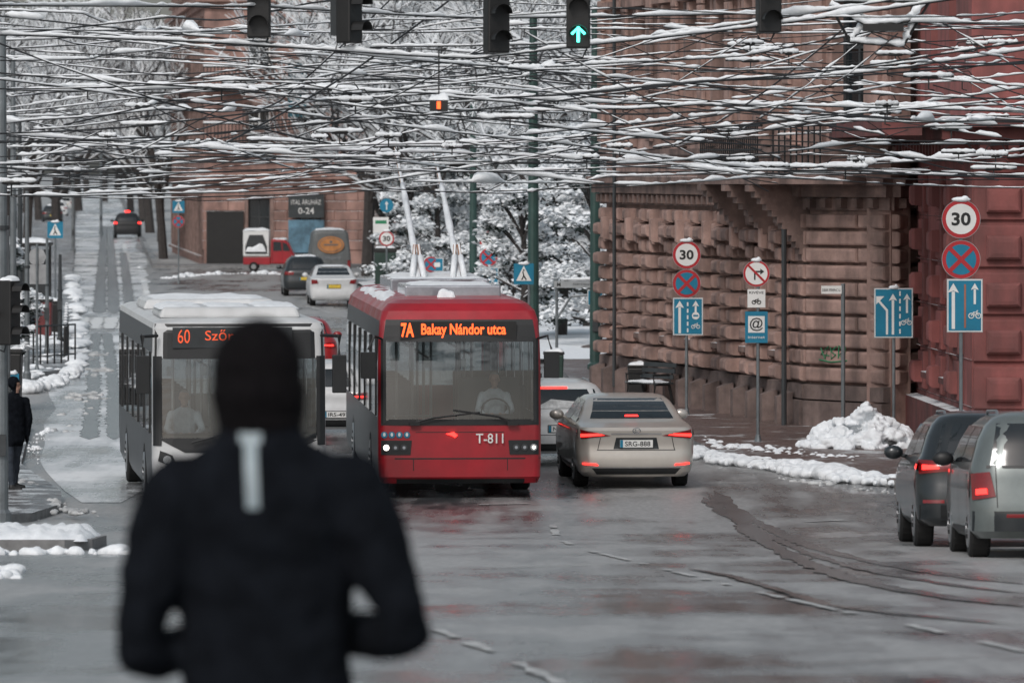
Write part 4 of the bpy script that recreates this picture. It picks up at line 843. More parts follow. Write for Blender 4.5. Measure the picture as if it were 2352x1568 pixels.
for u0,u1,v in((470,560,200),(600,740,190),(560,760,300),(470,560,330)):
    s=F/289; x0_=(u0-470)/s; x1_=(u1-470)/s; z=HC-(v-380)/s; g=M(); g.fbox(T_,x0_,x1_,.46,1.3,z-.12,z+.06); bo=g.obj('balcony',BROWND,PK)
    g=M(); n=int((x1_-x0_)/.18)
    for i in range(n+1): g.fbox(T_,x0_+i*.18,x0_+i*.18+.05,1.2,1.25,z+.06,z+.95)
    g.fbox(T_,x0_,x1_,1.17,1.28,z+.95,z+1.03); g.obj('railing',INK,bo); g=M(); g.fbox(T_,x0_,x1_,1.15,1.3,z+1.03,z+1.13); g.obj('snow',SNOW,bo)
# ---------------- trees
def bare(seed,h,depth=5,kids=4,spread=.6):
    r=random.Random(seed); tr=M(); cr=M()
    def br(p,dv,l,rad,k):
        pts=[p]; q=p.copy(); dd=dv.copy()
        for i in range(3):
            dd=(dd+Vector((r.uniform(-1,1),r.uniform(-1,1),r.uniform(-.5,.8)))*(.2 if k<depth else .07)).normalized(); q=q+dd*l/3; pts.append(q.copy())
        g=tr if k>=depth-1 else cr; n=7 if k>=depth-1 else (4 if k>1 else 3)
        g.tube(pts,[rad,rad*.9,rad*.8,rad*.6],n,cap=False)
        if k==0: return
        for i in range(kids+(2 if k==1 else 0)):
            t=r.uniform(.35,1); b=pts[min(3,int(t*3)+1)] if t>.6 else pts[1].lerp(pts[2],r.random())
            a=r.uniform(0,6.28); sp=spread*r.uniform(.6,1.4); o=Vector((math.cos(a),math.sin(a),r.uniform(-.15,.35)))
            br(b,(dd*(1-sp*.4)+o*sp).normalized(),l*r.uniform(.6,.8),max(rad*.55,.024),k-1)
    br(Vector((0,0,0)),Vector((0,0,1)),h*.36,h*.018,depth)
    e=top('bare_tree','bare tree with every twig loaded with snow','tree',group='snow covered street trees'); tr.obj('trunk',BARK,e); cr.obj('crown',TWIG,e); regkids(e); return e
vt=[bare(1,13),bare(2,15,spread=.75),bare(5,12,spread=.9)]
spots=[(843,262,1.3),(900,272,1.3),(960,255,1.2),(1030,245,1.3),(1100,232,1.25),(1165,250,1.35),(1230,215,1.2),(1300,225,1.25),(1370,205,1.15),(1440,240,1.3),(1260,270,1.5),(1010,280,1.5),
 (60,330,1.2),(130,400,1.4),(20,280,1.1),(90,520,1.7),(345,430,1.4),(300,620,1.9),(370,380,1.2),(180,640,1.9),(240,800,2.3),(-10,235,1),(330,520,1.6),(30,450,1.6),(200,950,2.5),(270,1000,2.6),(150,760,2.2),(60,600,1.9),(1130,262,1.5),(930,238,1.05),(375,310,1.15),(1390,190,1.0)]
for i,(u,d,s) in enumerate(spots):
    loc=(px(u,d),d,-.05); rz=R.uniform(0,6.28)
    if i<3: vt[i].location=loc; vt[i].rotation_euler=(0,0,rz); vt[i].scale=(s,s,s)
    else: clone(vt[i%3],loc,rz,(s,s,s))
def evergreen(u,d,w,h,seed,n=40,name='evergreen_tree'):
    r=random.Random(seed); e=top(name,'evergreen tree bowed under heavy clumps of snow','tree',(px(u,d),d,.1),group='snow laden evergreens')
    t=M(); t.tube([(0,0,0),(.1,0,h*.4),(0,.1,h*.85)],[.16,.12,.04],8)
    cl=[]
    for i in range(n):
        a=r.uniform(0,6.28); zz=r.uniform(.12,1); rr=w*math.sqrt(r.random())*(1-.55*zz)*.95+.1; cl.append(Vector((math.cos(a)*rr,math.sin(a)*rr,zz*h)))
    for c in cl: t.tube([(0,0,c.z*.75),c*.6+Vector((0,0,c.z*.33)),c],[.05,.035,.015],5)
    t.obj('trunk',BARK,e); g=M()
    for c in cl:
        cs=r.uniform(.3,.6)*w*.42
        for k in range(200):
            v=Vector((r.gauss(0,1),r.gauss(0,1),r.gauss(0,.62)))*cs*.55; p=c+v; s=r.uniform(.03,.08); up=v.z/cs+r.uniform(-.35,.35)
            a=Vector((r.uniform(-1,1),r.uniform(-1,1),r.uniform(-.4,.4))).normalized(); b=a.cross(Vector((r.uniform(-.6,.6),r.uniform(-.6,.6),1))).normalized()
            if up>-.15: 
                s*=1.3; hgt=Vector((0,0,s*.6)); g.add([p-a*s-b*s*.7,p+a*s-b*s*.6,p+a*s*.9+b*s*.8,p-a*s+b*s*.7,p+hgt],[[0,1,4],[1,2,4],[2,3,4],[3,0,4],[3,2,1,0]],1)
            else: g.add([p-a*s*1.3,p-b*s*.5,p+a*s*1.3,p+b*s*.5-Vector((0,0,s*.5))],[[0,1,2,3]],0)
    g.obj('crown',[LEAF,SNOW],e); return e
for i,(u,d,w,h) in enumerate(((1000,208,2.2,5.6),(1090,214,2.3,5.6),(1175,206,2.1,6),(1200,162,1.6,4.2),(1290,165,2.0,4.9),(1370,158,1.7,5.3),(940,222,1.8,5),(1260,196,2.2,6.4),(1350,175,2.2,6.2),(1150,222,2.2,6.6))): evergreen(u,d,w,h,i+40)
evergreen(-5,150,1.2,2.9,70,20); evergreen(-15,118,.9,2.4,72,12)
# ---------------- poles & signs
def mast(u,d,h,r=.1,mt=GREENP,lamp=None,label='tall tapered steel mast carrying the overhead wires',base=0):
    e=top('mast',label,'pole',(px(u,d),d,base),group='steel masts'); g=M(); g.tube([(0,0,0),(0,0,.25),(0,0,.3),(0,0,h*.5),(0,0,h)],[r*1.6,r*1.6,r*1.1,r,r*.7],12); g.obj('shaft',mt,e,smooth=False)
    g=M(); g.tube([(0,0,h*.6),(0,0,h*.6+.06)],r*1.25,12); g.box((0,-r-.03,1.2),(.14,.05,.3)); g.obj('fitting',DGREY,e)
    if lamp:
        g=M(); g.tube([(0,0,h-.1),(lamp*.4,0,h+.25),(lamp,0,h+.3)],.03,6); g.ball((lamp,0,h+.22),(.32,.16,.1)); g.obj('lamp_head',DGREY,e,smooth=True); g=M(); g.ball((lamp,0,h+.31),(.3,.15,.08)); g.obj('snow',SNOW,e,smooth=True)
for a in((1225,133,8.6,.125,GREENP,None),(1367,139,9,.12,GREENP,None),(1087,200,8,.13,GREENP,None),(1040,210,9,.11,GREYM,None),(1118,230,9.5,.11,GREYM,.8),(957,240,9,.12,GREYM,None),(1208,205,8.4,.11,GREYM,.3),(4,79.5,7,.085,GREYM,None),(1450,170,9,.1,GREENP,None),(30,145,8,.08,GREYM,None),(232,420,9,.1,GREYM,1.2),(168,330,9,.1,GREYM,-1),(108,150,3.2,.05,GREYM,None),(62,133,4.5,.06,GREYM,None),(138,160,2.6,.06,DGREY,None),(16,102,4.2,.06,GREYM,None),(46,170,6.5,.07,DGREY,None)): mast(*a)
def ring30(e,z,r,n='30'):
    g=M(); g.disc(0,z,r,-.03,.012,0); g.disc(0,z,r*.97,-.043,.003,1); g.disc(0,z,r*.78,-.047,.003,2); o=g.obj('speed_limit_plate',[RIM,SIGNR,SIGNW],e); text(n,r*.98,r*.68,(0,-.055,z),INK,o,bold=.03); snowtop(e,0,z+r,r*.5)
def nostop(e,z,r,x=0):
    g=M(); g.disc(x,z,r,-.03,.012,0); g.disc(x,z,r*.97,-.043,.003,1); g.disc(x,z,r*.78,-.047,.003,2); a=r*.58; w=r*.075
    g.prism([(x-a-w,z-a+w),(x-a+w,z-a-w),(x+a+w,z+a-w),(x+a-w,z+a+w)],-.0515,.003,1); g.prism([(x-a-w,z+a-w),(x+a-w,z-a-w),(x+a+w,z-a+w),(x-a+w,z+a+w)],-.056,.003,1)
    g.obj('no_stopping_plate',[RIM,SIGNR,SIGNB],e)
def snowtop(e,x,z,w):
    g=M(); g.ball((x,-.035,z),(w,.05,.04)); g.ball((x+w*.4,-.035,z+.01),(w*.4,.05,.05)); g.obj('snow',SNOW,e,smooth=True)
def arrow(g,x,z0,z1,w,m,y=-.052,lean=0):
    hw=w*2.6; g.prism([(x-w/2,z0),(x+w/2,z0),(x+w/2+lean*.85,z1-hw),(x-w/2+lean*.85,z1-hw)],y,.003,m); g.prism([(x-hw/1.5+lean,z1-hw*1.15),(x+lean,z1-hw*.9),(x+hw/1.5+lean,z1-hw*1.15),(x+lean,z1)],y-.0005,.003,m)
def bike(g,x,z,s,m,y=-.053):
    for k in(-1,1): 
        n=12; g.tube([(x+k*s*.55+s*.38*math.cos(i*6.283/n),y,z+s*.38*math.sin(i*6.283/n)) for i in range(n+1)],s*.09,4,m)
    g.tube([(x-.55*s,y,z),(x-.15*s,y,z+.55*s),(x+.35*s,y,z+.55*s),(x+.55*s,y,z)],s*.09,4,m); g.tube([(x-.15*s,y,z+.55*s),(x,y,z),(x+.35*s,y,z+.5*s)],s*.09,4,m); g.tube([(x+.35*s,y,z+.5*s),(x+.3*s,y,z+.75*s),(x+.5*s,y,z+.8*s)],s*.08,4,m)
def pole(e,h,r=.03): g=M(); g.tube([(0,0,0),(0,0,h)],r,10); g.tube([(0,0,0),(0,0,.12)],[r*2.2,r*1.4],10); g.obj('pole',GREYM,e)
def plate(e,x0,x1,z0,z1,name='sign_plate'):
    g=M(); g.box(((x0+x1)/2,-.036,(z0+z1)/2),(x1-x0,.012,z1-z0),0); g.box(((x0+x1)/2,-.0435,(z0+z1)/2),(x1-x0-.02,.003,z1-z0-.02),1); g.box(((x0+x1)/2,-.0475,(z0+z1)/2),(x1-x0-.055,.003,z1-z0-.055),2); return g,name
def S(u,d,label): return top('road_sign',label,'road sign',(px(u,d),d,gz(d)+.13),group='road signs')
def zz(v,d): return pz(v,d)-gz(d)-.13
d=87.5; s=F/d; e=S(2207,d,'thirty limit, no stopping and cycle lane signs on grey pole'); pole(e,zz(455,d)); ring30(e,zz(503,d),.3); nostop(e,zz(596,d),.3)
g,n=plate(e,-33/s,50/s,zz(763,d),zz(640,d)); z0=zz(755,d); z1=zz(650,d); arrow(g,-.12,z0,z1,.05,1); arrow(g,.21,z0+.38,z1,.035,1); bike(g,.21,z0+.2,.1,1); g.box((.06,-.053,(z0+z1)/2),(.03,.003,(z1-z0)*.95),3); g.obj(n,[RIM,SIGNW,SIGNB,mat('sign_line',(.3,.12,.08))],e)
d=105.5; s=F/d; e=S(2053,d,'blue lane arrow sign with three arrows and bicycle'); pole(e,zz(656,d))
g,n=plate(e,-46/s,44/s,zz(776,d),zz(661,d)); z0=zz(768,d); z1=zz(674,d); arrow(g,-.02,z0,z1,.045,1); arrow(g,.24,z0+.4,z1,.04,1); bike(g,.23,z0+.22,.1,1)
g.prism([(-.15,z0),(-.11,z0),(-.11,z1-.3),(-.26,z1-.13),(-.29,z1-.16),(-.15,z1-.32)],-.052,.003,1); g.prism([(-.33,z1-.05),(-.33,z1-.2),(-.18,z1-.05)],-.0525,.003,1)
for k in range(6): g.box((.11,-.053,z0+.06+k*.14),(.03,.003,.085),1)
g.obj(n,[RIM,SIGNW,SIGNB],e); snowtop(e,0,zz(660,d),.1)
d=113.6; s=F/d; e=S(1577,d,'thirty limit, no stopping and lane signs on slim pole'); pole(e,zz(550,d)); ring30(e,zz(585,d),.285); nostop(e,zz(651,d),.285)
g,n=plate(e,-32/s,38/s,zz(770,d),zz(683,d)); z0=zz(765,d); z1=zz(690,d); arrow(g,-.14,z0,z1,.05,1); arrow(g,.18,z0+.42,z1,.04,1); bike(g,.18,z0+.13,.09,1)
for k in range(5): g.box((.02,-.053,z0+.06+k*.13),(.03,.003,.08),1)
g.disc(.18,z0+.35,.075,-.055,.002,1); g.box((.18,-.0585,z0+.35),(.1,.002,.035),2); g.obj(n,[RIM,SIGNW,SIGNB],e)
d=102.5; s=F/d; e=S(1741,d,'red ringed turn ban with bicycle exemption and internet sign'); pole(e,zz(595,d))
z=zz(628,d); r=31/s; g=M(); g.disc(-.03,z,r,-.03,.012,0); g.disc(-.03,z,r*.97,-.043,.003,1); g.disc(-.03,z,r*.82,-.047,.003,2); w=.014
g.box((-.06,-.052,z-.04),(.028,.003,.15),3); g.box((-.015,-.0525,z+.035),(.118,.003,.028),3); g.prism([(.04,z+.09),(.04,z-.02),(.11,z+.035)],-.0505,.003,3)
a=r*.62; g.prism([(-.03-a-w,z+a-w),(-.03+a-w,z-a-w),(-.03+a+w,z-a+w),(-.03-a+w,z+a+w)],-.056,.003,1); g.obj('no_turn_plate',[RIM,SIGNR,SIGNW,INK],e); snowtop(e,-.03,z+r,.1)
g=M(); z=zz(685,d); g.box((-.03,-.036,z),(41/s,.012,42/s),0); bike(g,-.03,z-.07,.085,1,-.046); o=g.obj('exemption_plate',[SIGNW,INK],e); text('KIVÉVE',.26,.055,(-.03,-.046,z+.11),INK,o,bold=.01)
g=M(); z=zz(751,d); g.box((-.03,-.036,z),(52/s,.012,72/s),0); g.box((-.03,-.044,z+.05),(38/s,.004,38/s),1); o=g.obj('internet_plate',[SIGNB,SIGNW],e); text('@',.24,.24,(-.03,-.05,z+.05),INK,o,bold=.01); text('internet',.3,.05,(-.03,-.046,z-.18),SIGNW,o)
d=107; s=F/d; e=top('street_name_sign','street name plate on grey post beside the wall','street sign',(px(1928,d)-.0,d-1.2,.13)); pole(e,zz(648,d),.04)
g=M(); g.box((-.22,-.05,zz(662,d)),(.38,.015,.15)); o=g.obj('name_plate',SIGNW,e); text('DEÁK FERENC U.',.34,.06,(-.22,-.062,zz(662,d)),INK,o,bold=.01)
d=131.5; s=F/d; e=S(1215,d,'blue pedestrian crossing sign fixed beside the green mast'); pole(e,zz(600,d))
def cross(e,x,z,w,h):
    g=M(); g.box((x,-.036,z),(w,.012,h),0); g.prism([(x-w*.38,z-h*.33),(x+w*.38,z-h*.33),(x,z+h*.4)],-.043,.003,1); g.tube([(x-.05*w,-.05,z+h*.12),(x,-.05,z-h*.08),(x-.1*w,-.05,z-h*.28)],w*.03,4,2); g.tube([(x,-.05,z-h*.08),(x+.12*w,-.05,z-h*.28)],w*.03,4,2); g.disc(x,z+h*.18,w*.045,-.047,.003,2); g.obj('crossing_plate',[SIGNB,SIGNW,INK],e); snowtop(e,x,z+h/2,w*.3)
cross(e,-12/s,zz(629,d),46/s,48/s)
d=187; s=F/d; e=S(1122,d,'thirty limit, no stopping and blue lane sign'); pole(e,zz(528,d)); ring30(e,zz(551,d),22/s); nostop(e,zz(591,d),21/s); g,n=plate(e,-21/s,23/s,zz(664,d),zz(614,d)); arrow(g,-.05,zz(660,d),zz(620,d),.05,1); arrow(g,.12,zz(660,d),zz(632,d),.05,1); g.obj(n,[RIM,SIGNW,SIGNB],e)
d=190; s=F/d; e=S(990,d,'no stopping sign with blue bus stop plate'); pole(e,zz(585,d)); nostop(e,zz(607,d),18/s); g,n=plate(e,0,29/s,zz(624,d),zz(592,d)); g.box((14/s,-.053,zz(608,d)),(.2,.003,.15),1); g.obj(n,[RIM,SIGNW,SIGNB],e)
d=200; s=F/d; e=S(888,d,'thirty limit sign below a blue round sign'); pole(e,zz(455,d)); ring30(e,zz(548,d),18/s); g=M(); g.disc(0,zz(472,d),16/s,-.03,.012,0); arrow(g,0,zz(482,d),zz(462,d),.04,1,-.046); g.obj('round_plate',[SIGNB,SIGNW],e); g=M(); g.box((-.2,-.036,zz(517,d)),(.55,.012,.55)); g.box((-.2,-.044,zz(510,d)),(.4,.003,.12),1); g.obj('board',[SIGNW,GRAF],e)
d=240; s=F/d; e=S(410,d,'blue crossing sign above a no stopping sign'); pole(e,zz(460,d)); cross(e,0,zz(475,d),28/s,28/s); nostop(e,zz(509,d),14/s)
d=170; s=F/d; e=S(127,d,'blue pedestrian crossing sign on grey pole'); pole(e,zz(508,d)); cross(e,0,zz(528,d),36/s,38/s)
d=138; s=F/d; e=S(85,d,'back of an octagonal sign on a grey pole'); pole(e,zz(560,d)); g=M(); g.disc(0,zz(590,d),21/s,.05,.02,0,8); g.box((0,.04,zz(630,d)),(40/s,.02,45/s)); g.obj('sign_back',RIM,e)
d=112; s=F/d; e=S(30,d,'teal information plate on a short pole'); pole(e,zz(855,d)); g=M(); g.box((0,-.036,zz(875,d)),(28/s,.012,35/s)); g.obj('sign_plate',SIGNB,e); snowtop(e,0,zz(856,d),.1)
d=140; s=F/d; e=top('bus_stop','bus stop board with route panel on grey posts','bus stop',(px(1330,d),d,.13)); g=M()
for x in(-.55,.45): g.tube([(x,0,0),(x,0,zz(640,d))],.035,8)
g.tube([(-.55,0,1.2),(-.2,0,1.75),(.45,0,1.8)],.03,8); g.obj('post',GREYM,e); g=M(); g.box((0,-.05,zz(653,d)),(1.25,.05,.17)); o=g.obj('board',mat('board_grey',(.3,.32,.33),.5),e); text('M',.09,.09,(-.5,-.08,zz(653,d)),INK,o,bold=.02); text('Széchenyi tér',.6,.06,(.15,-.08,zz(653,d)),INK,o)
g,n=plate(e,.2,.6,zz(702,d),zz(665,d)); g.box((.4,-.053,zz(683,d)),(.22,.003,.17),1); g.obj(n,[RIM,SIGNW,SIGNB],e); g=M(); g.box((.4,-.02,zz(735,d)),(.28,.03,.5)); g.obj('timetable',LENS,e); snowtop(e,0,zz(641,d),.5)
def bench(u,d,rz):
    e=top('bench','park bench dusted with snow by the wall','bench',(px(u,d),d,.13),rz); 
    for x in(-.5,.5):
        g=M(); g.tube([(x,-.25,0),(x,-.2,.42),(x,.15,.42),(x,.3,.85)],.03,6); g.tube([(x,.15,.42),(x,.25,0)],.03,6); g.tube([(x,-.22,.42),(x,-.25,.62),(x,.15,.62)],.025,6); g.obj('leg',INK,e)
    g=M(); [g.box((0,-.18+k*.11,.45),(1.2,.09,.035)) for k in range(4)]; g.obj('seat',DGREY,e); g=M(); [g.box((0,.19+k*.04,.58+k*.12),(1.2,.03,.09)) for k in range(3)]; g.obj('backrest',DGREY,e)
    g=M(); g.snowcap(0,-.02,.465,1.15,.42,.05); g.obj('snow',SNOW,e,smooth=True)
bench(1492,118.5,-1.0)
def bin_(u,d,mt,h=.9,w=.45):
    e=top('litter_bin','upright litter bin with a cap of snow','bin',(px(u,d),d,.13),group='litter bins'); g=M(); g.box((0,0,h*.45),(w,w,h*.9),top=1.12); g.obj('container',mt,e,bevel=.03); g=M(); g.box((0,0,h*.94),(w*1.2,w*1.2,h*.08)); g.obj('lid',INK,e,bevel=.02); g=M(); g.snowcap(0,0,h*.98,w*1.1,w*1.1,.08); g.obj('snow',SNOW,e,smooth=True)
DGREEN=mat('dark_green',(.02,.045,.035),.5)
bin_(1463,121,INK,.75,.35); bin_(1272,128,DGREEN,.8,.4); bin_(78,170,JEANS,1.1,.5); bin_(100,166,mat('bin_red',(.15,.03,.03)),1.1,.45); bin_(118,168,INK,1.0,.45); bin_(885,208,DGREEN,2.0,.7); bin_(20,118,INK,1.2,.5)
e=top('bollard','slim dark bollard at the kerb','bollard',(px(150,146),146,.13),group='bollards on the pavement'); g=M(); g.tube([(0,0,0),(0,0,.8),(0,0,.86)],[.05,.045,.02],8); g.obj('post',INK,e); g=M(); g.ball((0,0,.88),(.06,.06,.04)); g.obj('snow',SNOW,e); regkids(e)
for i in range(1,9): clone(e,(px(150,146)-.0765*i*2.8,146+i*2.8,.13))
e=top('railing','low black iron railing beside the crossing','railing',(px(125,143),143,.13),1.2); g=M(); 
for i in range(7): g.tube([(-1.2+i*.4,0,0),(-1.2+i*.4,0,.95)],.022,6)
g.obj('post',INK,e); g=M(); g.tube([(-1.2,0,.95),(1.2,0,.95)],.025,6); g.tube([(-1.2,0,.2),(1.2,0,.2)],.02,6); g.obj('rail',INK,e)
e=top('bus_shelter','small dark bus shelter with snow on the roof','bus shelter',(px(70,190),190,.13)); g=M(); g.box((0,0,2.35),(1.4,1.6,.12)); g.obj('roof',INK,e,bevel=.03); g=M(); [g.tube([(x,y,0),(x,y,2.3)],.04,6) for x in(-.6,.6) for y in(-.7,.7)]; g.obj('post',INK,e); g=M(); g.snowcap(0,0,2.4,1.4,1.6,.15); g.obj('snow',SNOW,e,smooth=True); g=M(); g.box((0,.7,1.3),(1.2,.03,1.7)); g.obj('glass_panel',GLASSD,e)
# ---------------- traffic lights
def tlight(u,v0,v1,d,lit=None,rz=0,w=.27,side=0):
    z1=pz(v0,d); z0=pz(v1,d); h=.9; e=top('traffic_light','black traffic light head dusted with snow' if not lit else 'black hanging traffic light showing a bright green arrow','traffic light',(px(u,d),d,z0),rz,group='traffic lights'); 
    g=M(); g.box((0,0,h/2),(w,.2,h)); g.obj('housing',INK,e,bevel=.02); 
    for k in range(3):
        zc=.15+k*.3; q=M(); q.tube([(0,-.1,zc),(0,-.102,zc)],.1,18); q.obj('lens',BLACK,e); q=M(); n=10
        vs=[];[vs.extend([(.11*math.cos(a),-.1,zc+.11*math.sin(a)),(.11*math.cos(a),-.26,zc+.11*math.sin(a)+.0)]) for a in [math.pi*i/n for i in range(n+1)]]
        q.add(vs,[[2*i,2*i+1,2*i+3,2*i+2] for i in range(n)]); q.obj('visor',INK,e)
    g=M(); g.box((-.06,.16,h*.5),(.04,.1,h*.8)); g.tube([(0,.1,h),(0,.1,h+.9)] if not side else [(0,.1,h*.5),(-.3,.1,h*.5)],.025,6); g.tube([(-.04,.12,.05),(-.1,.12,-.06),(.05,.12,-.1),(.1,.12,0)],.012,5); g.obj('bracket',DGREY,e)
    g=M(); g.snowcap(0,0,h,w*.95,.2,.06); g.obj('snow',SNOW,e,smooth=True)
    if lit:
        g=M(); y=-.112; r_=.016; g.tube([(0,y,.07),(0,y,.24)],r_,6); g.tube([(-.075,y,.16),(0,y,.235),(.075,y,.16)],r_,6); g.obj('green_arrow',CYAN,e)
for a in((595,0,88,66),(802,0,100,66,None,1.0),(1140,0,122,66,None,.35),(1328,0,112,64,True),(1765,0,76,66,None,.2)): tlight(*a)
tlight(22,700,792,79,None,1.1,side=1)
d=62; e=top('countdown_signal','small hanging signal with a red vertical bar','traffic light',(px(1008,d),d,pz(242,d))); g=M(); g.box((0,0,0),(.2,.14,.13)); g.tube([(0,0,.06),(0,0,.6)],.01,5); g.obj('housing',INK,e,bevel=.01); g=M(); g.box((0,-.08,0),(.04,.02,.08)); g.obj('red_bar',LED,e); g=M(); g.snowcap(0,0,.065,.23,.16,.07); g.obj('snow',SNOW,e,smooth=True)
# ---------------- wires
RW=random.Random(5)
def wire(pts,r=.009,sn=.02,den=.75,seed=None,clump=0,sag=.0009):
    sn*=1.22
    sd=seed if seed is not None else RW.random()*100
    C=[Vector((px(u,d),d,pz(v,d))) for u,v,d in pts]; Q=[]
    for a,b in zip(C,C[1:]):
        ln=(b-a).length; k=max(3,int(ln/.08)); sg=ln*ln*sag
        for i in range(k):
            t=i/k; p=a.lerp(b,t); p.z-=4*sg*t*(1-t); p.z+=.035*noise.noise(Vector((p.x*.5,sd,0))); Q.append(p)
    Q.append(C[-1]); g=M(); g.tube(Q[::5]+[Q[-1]],r,4); o=g.obj('overhead_wire',WIREM); tag(o,'dark overhead trolley wire lined with fresh snow','wire','overhead wires')
    s=M(); run=[]
    def flush():
        if len(run)>=3:
            rr=[x[1] for x in run]; rr[0]*=.3; rr[-1]*=.3; s.tube([x[0] for x in run],rr,6,sq=.85)
        run.clear()
    for i,p in enumerate(Q):
        q=noise.noise(Vector((i*.06,sd,3)))+.6*noise.noise(Vector((i*.31,sd,13)))
        if q>(.5-den)*1.1:
            w=sn*(.75+.9*noise.noise(Vector((i*.6,sd,7)))+.6*noise.noise(Vector((i*.17,sd,17)))+clump*max(0,noise.noise(Vector((i*.13,sd,9)))-.15)*5); w=max(.005,w)
            run.append((p+Vector((0,0,r*.5+w*.65)),w))
        else: flush()
    flush()
    if s.v: s.obj('snow',SNOW,o,smooth=True)
    return o
for p,r,sn,den in ([[(-200,5,62),(600,15,66),(1100,40,68),(2000,20,70)],.012,.022,1],[[(-200,70,66),(400,95,66),(1100,132,66),(1740,60,66),(2600,-60,66)],.013,.026,1.1],
 [[(-200,12,70),(570,95,70),(1300,170,72),(2000,215,74),(2600,235,74)],.01,.02,.9],[[(-100,60,72),(350,230,72),(760,330,74)],.011,.008,.4],[[(1030,0,70),(830,150,72),(480,345,80)],.015,.008,.45],[[(900,-5,72),(640,235,76),(300,330,84)],.012,.007,.3],
 [[(1945,60,70),(1560,330,80)],.013,.008,.4],[[(2100,-10,66),(1400,95,68),(850,110,70)],.01,.02,.9],[[(-100,205,80),(700,200,80),(1400,235,80),(2500,235,80)],.011,.026,1.1],
 [[(-100,170,76),(600,250,78),(1300,330,80),(1800,395,82),(2500,400,84)],.01,.02,.85],[[(800,255,80),(1500,195,78),(2000,165,76),(2500,90,74)],.01,.028,1.0],[[(1250,155,74),(1700,130,72),(2100,50,70),(2500,60,70)],.01,.026,.95],
 [[(1200,310,84),(1800,240,80),(2350,255,78),(2600,270,78)],.011,.03,1.0],[[(1500,340,86),(1900,275,84),(2500,285,82)],.01,.026,.95],[[(300,340,92),(1000,330,90),(1600,300,88),(2500,180,84)],.01,.024,1],
 [[(-100,300,92),(500,335,92),(1000,350,94),(1900,385,94),(2500,330,92)],.011,.028,1],[[(-100,340,95),(600,322,95),(1300,345,95),(2500,410,95)],.01,.024,.9],[[(-100,250,90),(800,385,95),(1500,400,98),(2100,395,98)],.01,.018,.8]): wire(p,r,sn,den,clump=.6)
for i in range(66):
    v=RW.choice([RW.uniform(110,330),RW.uniform(200,430),RW.uniform(260,440),RW.uniform(20,220)]); d0=RW.uniform(66,108)
    sl=RW.gauss(0,.075); ua=RW.choice([-150,-150,RW.uniform(0,1300)]); ub=RW.choice([2500,2500,ua+RW.uniform(600,1500)]); n=RW.randint(3,6); P=[]
    um=(ua+ub)/2
    for k in range(n+1):
        u=ua+(ub-ua)*k/n+RW.uniform(-60,60)*(0<k<n); vv=v+sl*(u-um)+RW.gauss(0,13); P.append((u,min(vv,445+RW.uniform(-15,10)),max(60,d0+RW.uniform(-2,2))))
    wire(P,RW.choice([.007,.009,.011]),RW.choice([.008,.012,.015,.018,.024]),RW.uniform(.3,.95),clump=RW.choice([.3,.7,1.2]),sag=.002)
for i in range(28):
    u=RW.uniform(-100,2300); v=RW.uniform(20,330); l=RW.uniform(200,620); a=RW.choice([-1,1])*RW.uniform(.15,.7); d0=RW.uniform(66,100)
    v2=min(440,v+abs(a)*l); u2=u+l*(1 if a>0 else -1); wire([(u,v,d0),((u+u2)/2,(v+v2)/2+RW.uniform(0,18),d0),(u2,v2,d0+2)],.008,RW.choice([.007,.01,.014]),RW.uniform(.1,.7),sag=.003)
for u0,v0,tg in((2000,75,((2500,150),(2450,250),(1500,60),(1350,250),(1700,300),(2380,20))),(700,195,((0,130),(60,300),(1300,260),(1200,90))),(1420,300,((700,380),(2300,140),(2400,330),(900,260)))):
    for u,v in tg: wire([(u0,v0,74),((u0+u)/2,(v0+v)/2+RW.uniform(4,20),74),(u,v,76)],.008,RW.choice([.01,.014,.018]),RW.uniform(.4,.8),clump=.8,sag=.002)
for i in range(8):
    v=RW.uniform(360,470); wire([(-100,v-RW.uniform(0,60),130),(RW.uniform(300,600),v,135),(RW.uniform(800,1250),v+RW.uniform(-70,10),140)],.01,.018,.6,clump=.5)
for i in range(50):
    u=RW.uniform(0,2330); v=RW.uniform(150,420) if u<1500 else RW.uniform(90,390); d=RW.uniform(72,95)
    e=top('wire_fitting','snow capped insulator fitting on the trolley wires','wire fitting',(px(u,d),d,pz(v,d)),RW.uniform(-.4,.4),group='wire fittings'); l=RW.uniform(.12,.4); g=M(); g.tube([(-l,0,0),(-l*.4,0,0),(-l*.3,0,0),(l*.3,0,0),(l*.4,0,0),(l,0,0)],[.012,.012,.03,.03,.012,.012],8); g.tube([(0,0,0),(0,0,-.16),(.08,0,-.18)],.011,5); g.tube([(-l,0,0),(-l*.6,0,.12),(l*.5,0,.14),(l,0,0)],.008,4); g.obj('insulator',INK,e); g=M(); n=14; g.tube([(-l+2*l*k/n,0,.03) for k in range(n+1)],[.012]+[max(.01,.035+.035*noise.noise(Vector((k*.6,i,0)))) for k in range(n-1)]+[.008],6); g.obj('snow',SNOW,e,smooth=True)
d=70; e=top('wire_junction_frame','steel junction frame of the overhead wires heaped with snow','wire fitting',(px(2010,d),d,pz(60,d)),0); g=M()
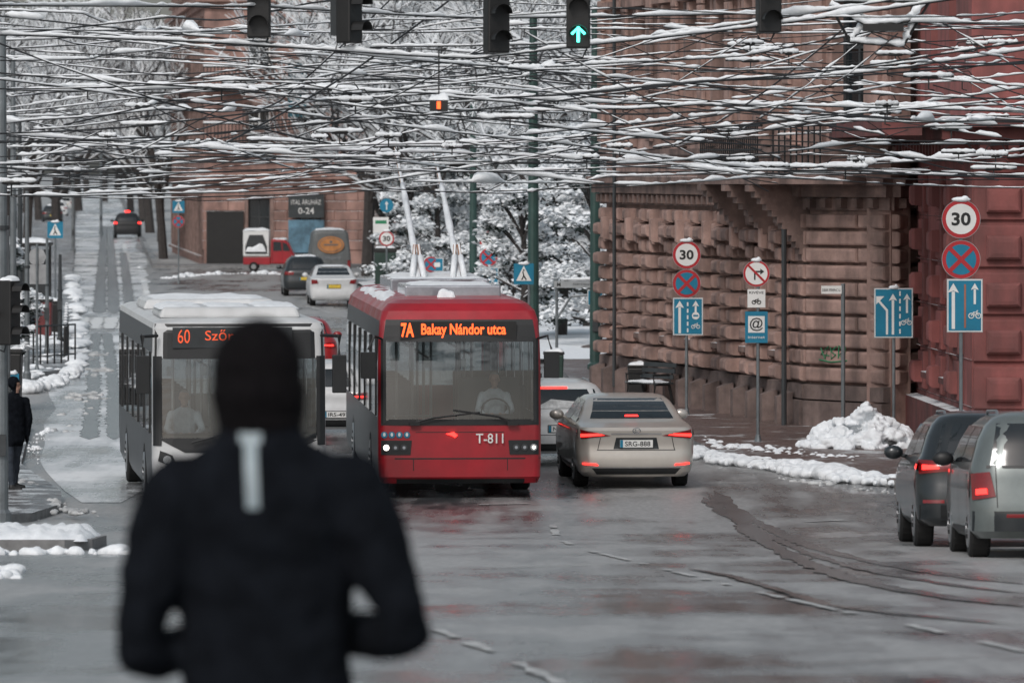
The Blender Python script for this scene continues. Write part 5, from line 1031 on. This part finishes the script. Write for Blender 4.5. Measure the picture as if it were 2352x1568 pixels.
fr=[[(-.55,0,.25),(-.1,0,0),(.4,0,.05),(.7,0,.35)],[(-.3,.1,-.2),(.35,.1,-.25),(.5,.1,.05),(-.1,.1,.05),(-.3,.1,-.2)],[(-.5,0,.3),(.7,0,.3)],[(-.3,.1,-.2),(-.55,0,.25)],[(.35,.1,-.25),(.7,0,.35)]]
for f_ in fr: g.tube(f_,.018,6)
g.box((.1,0,-.02),(.5,.1,.09)); g.obj('frame',INK,e); g=M()
for j,f_ in enumerate(fr[:3]):
    Q=[]
    for a,b in zip(f_,f_[1:]):
        for k in range(14): Q.append(Vector(a).lerp(Vector(b),k/14)+Vector((0,0,.04)))
    g.tube(Q,[max(.012,.04+.035*noise.noise(Vector((k*.35,j,2)))) for k in range(len(Q))],7)
g.obj('snow',SNOW,e,smooth=True)
# ---------------- light & camera
w=bpy.data.worlds.new('World'); sc.world=w; w.use_nodes=True; t=w.node_tree; bg=t.nodes['Background']; sk=t.nodes.new('ShaderNodeTexSky'); sk.sky_type='NISHITA'; sk.sun_disc=False; sk.sun_elevation=math.radians(42); sk.sun_rotation=math.radians(200); sk.air_density=1.0; sk.dust_density=3; sk.ozone_density=1
hs=t.nodes.new('ShaderNodeHueSaturation'); hs.inputs['Hue'].default_value=.475; hs.inputs['Saturation'].default_value=.55; t.links.new(sk.outputs[0],hs.inputs['Color']); t.links.new(hs.outputs[0],bg.inputs[0]); bg.inputs[1].default_value=.112
l=bpy.data.lights.new('sun','SUN'); l.energy=1.2; l.angle=math.radians(15); l.color=(1,.97,.94); lo=bpy.data.objects.new('sun',l); COL.objects.link(lo)
el=math.radians(42); az=math.radians(200); dv=Vector((math.sin(az)*math.cos(el),math.cos(az)*math.cos(el),math.sin(el))); lo.rotation_euler=dv.to_track_quat('Z','Y').to_euler()
c=bpy.data.cameras.new('cam'); c.sensor_width=36; c.lens=F*36/2352; c.shift_y=-(784-HV)/2352; c.clip_end=6000; c.clip_start=.5
c.dof.use_dof=True; c.dof.focus_distance=89; c.dof.aperture_fstop=4.4
co=bpy.data.objects.new('camera',c); COL.objects.link(co); co.location=(0,0,HC); co.rotation_euler=(math.radians(90),0,0); sc.camera=co
sc.view_settings.view_transform='Standard'; sc.view_settings.look='None'; sc.view_settings.exposure=0
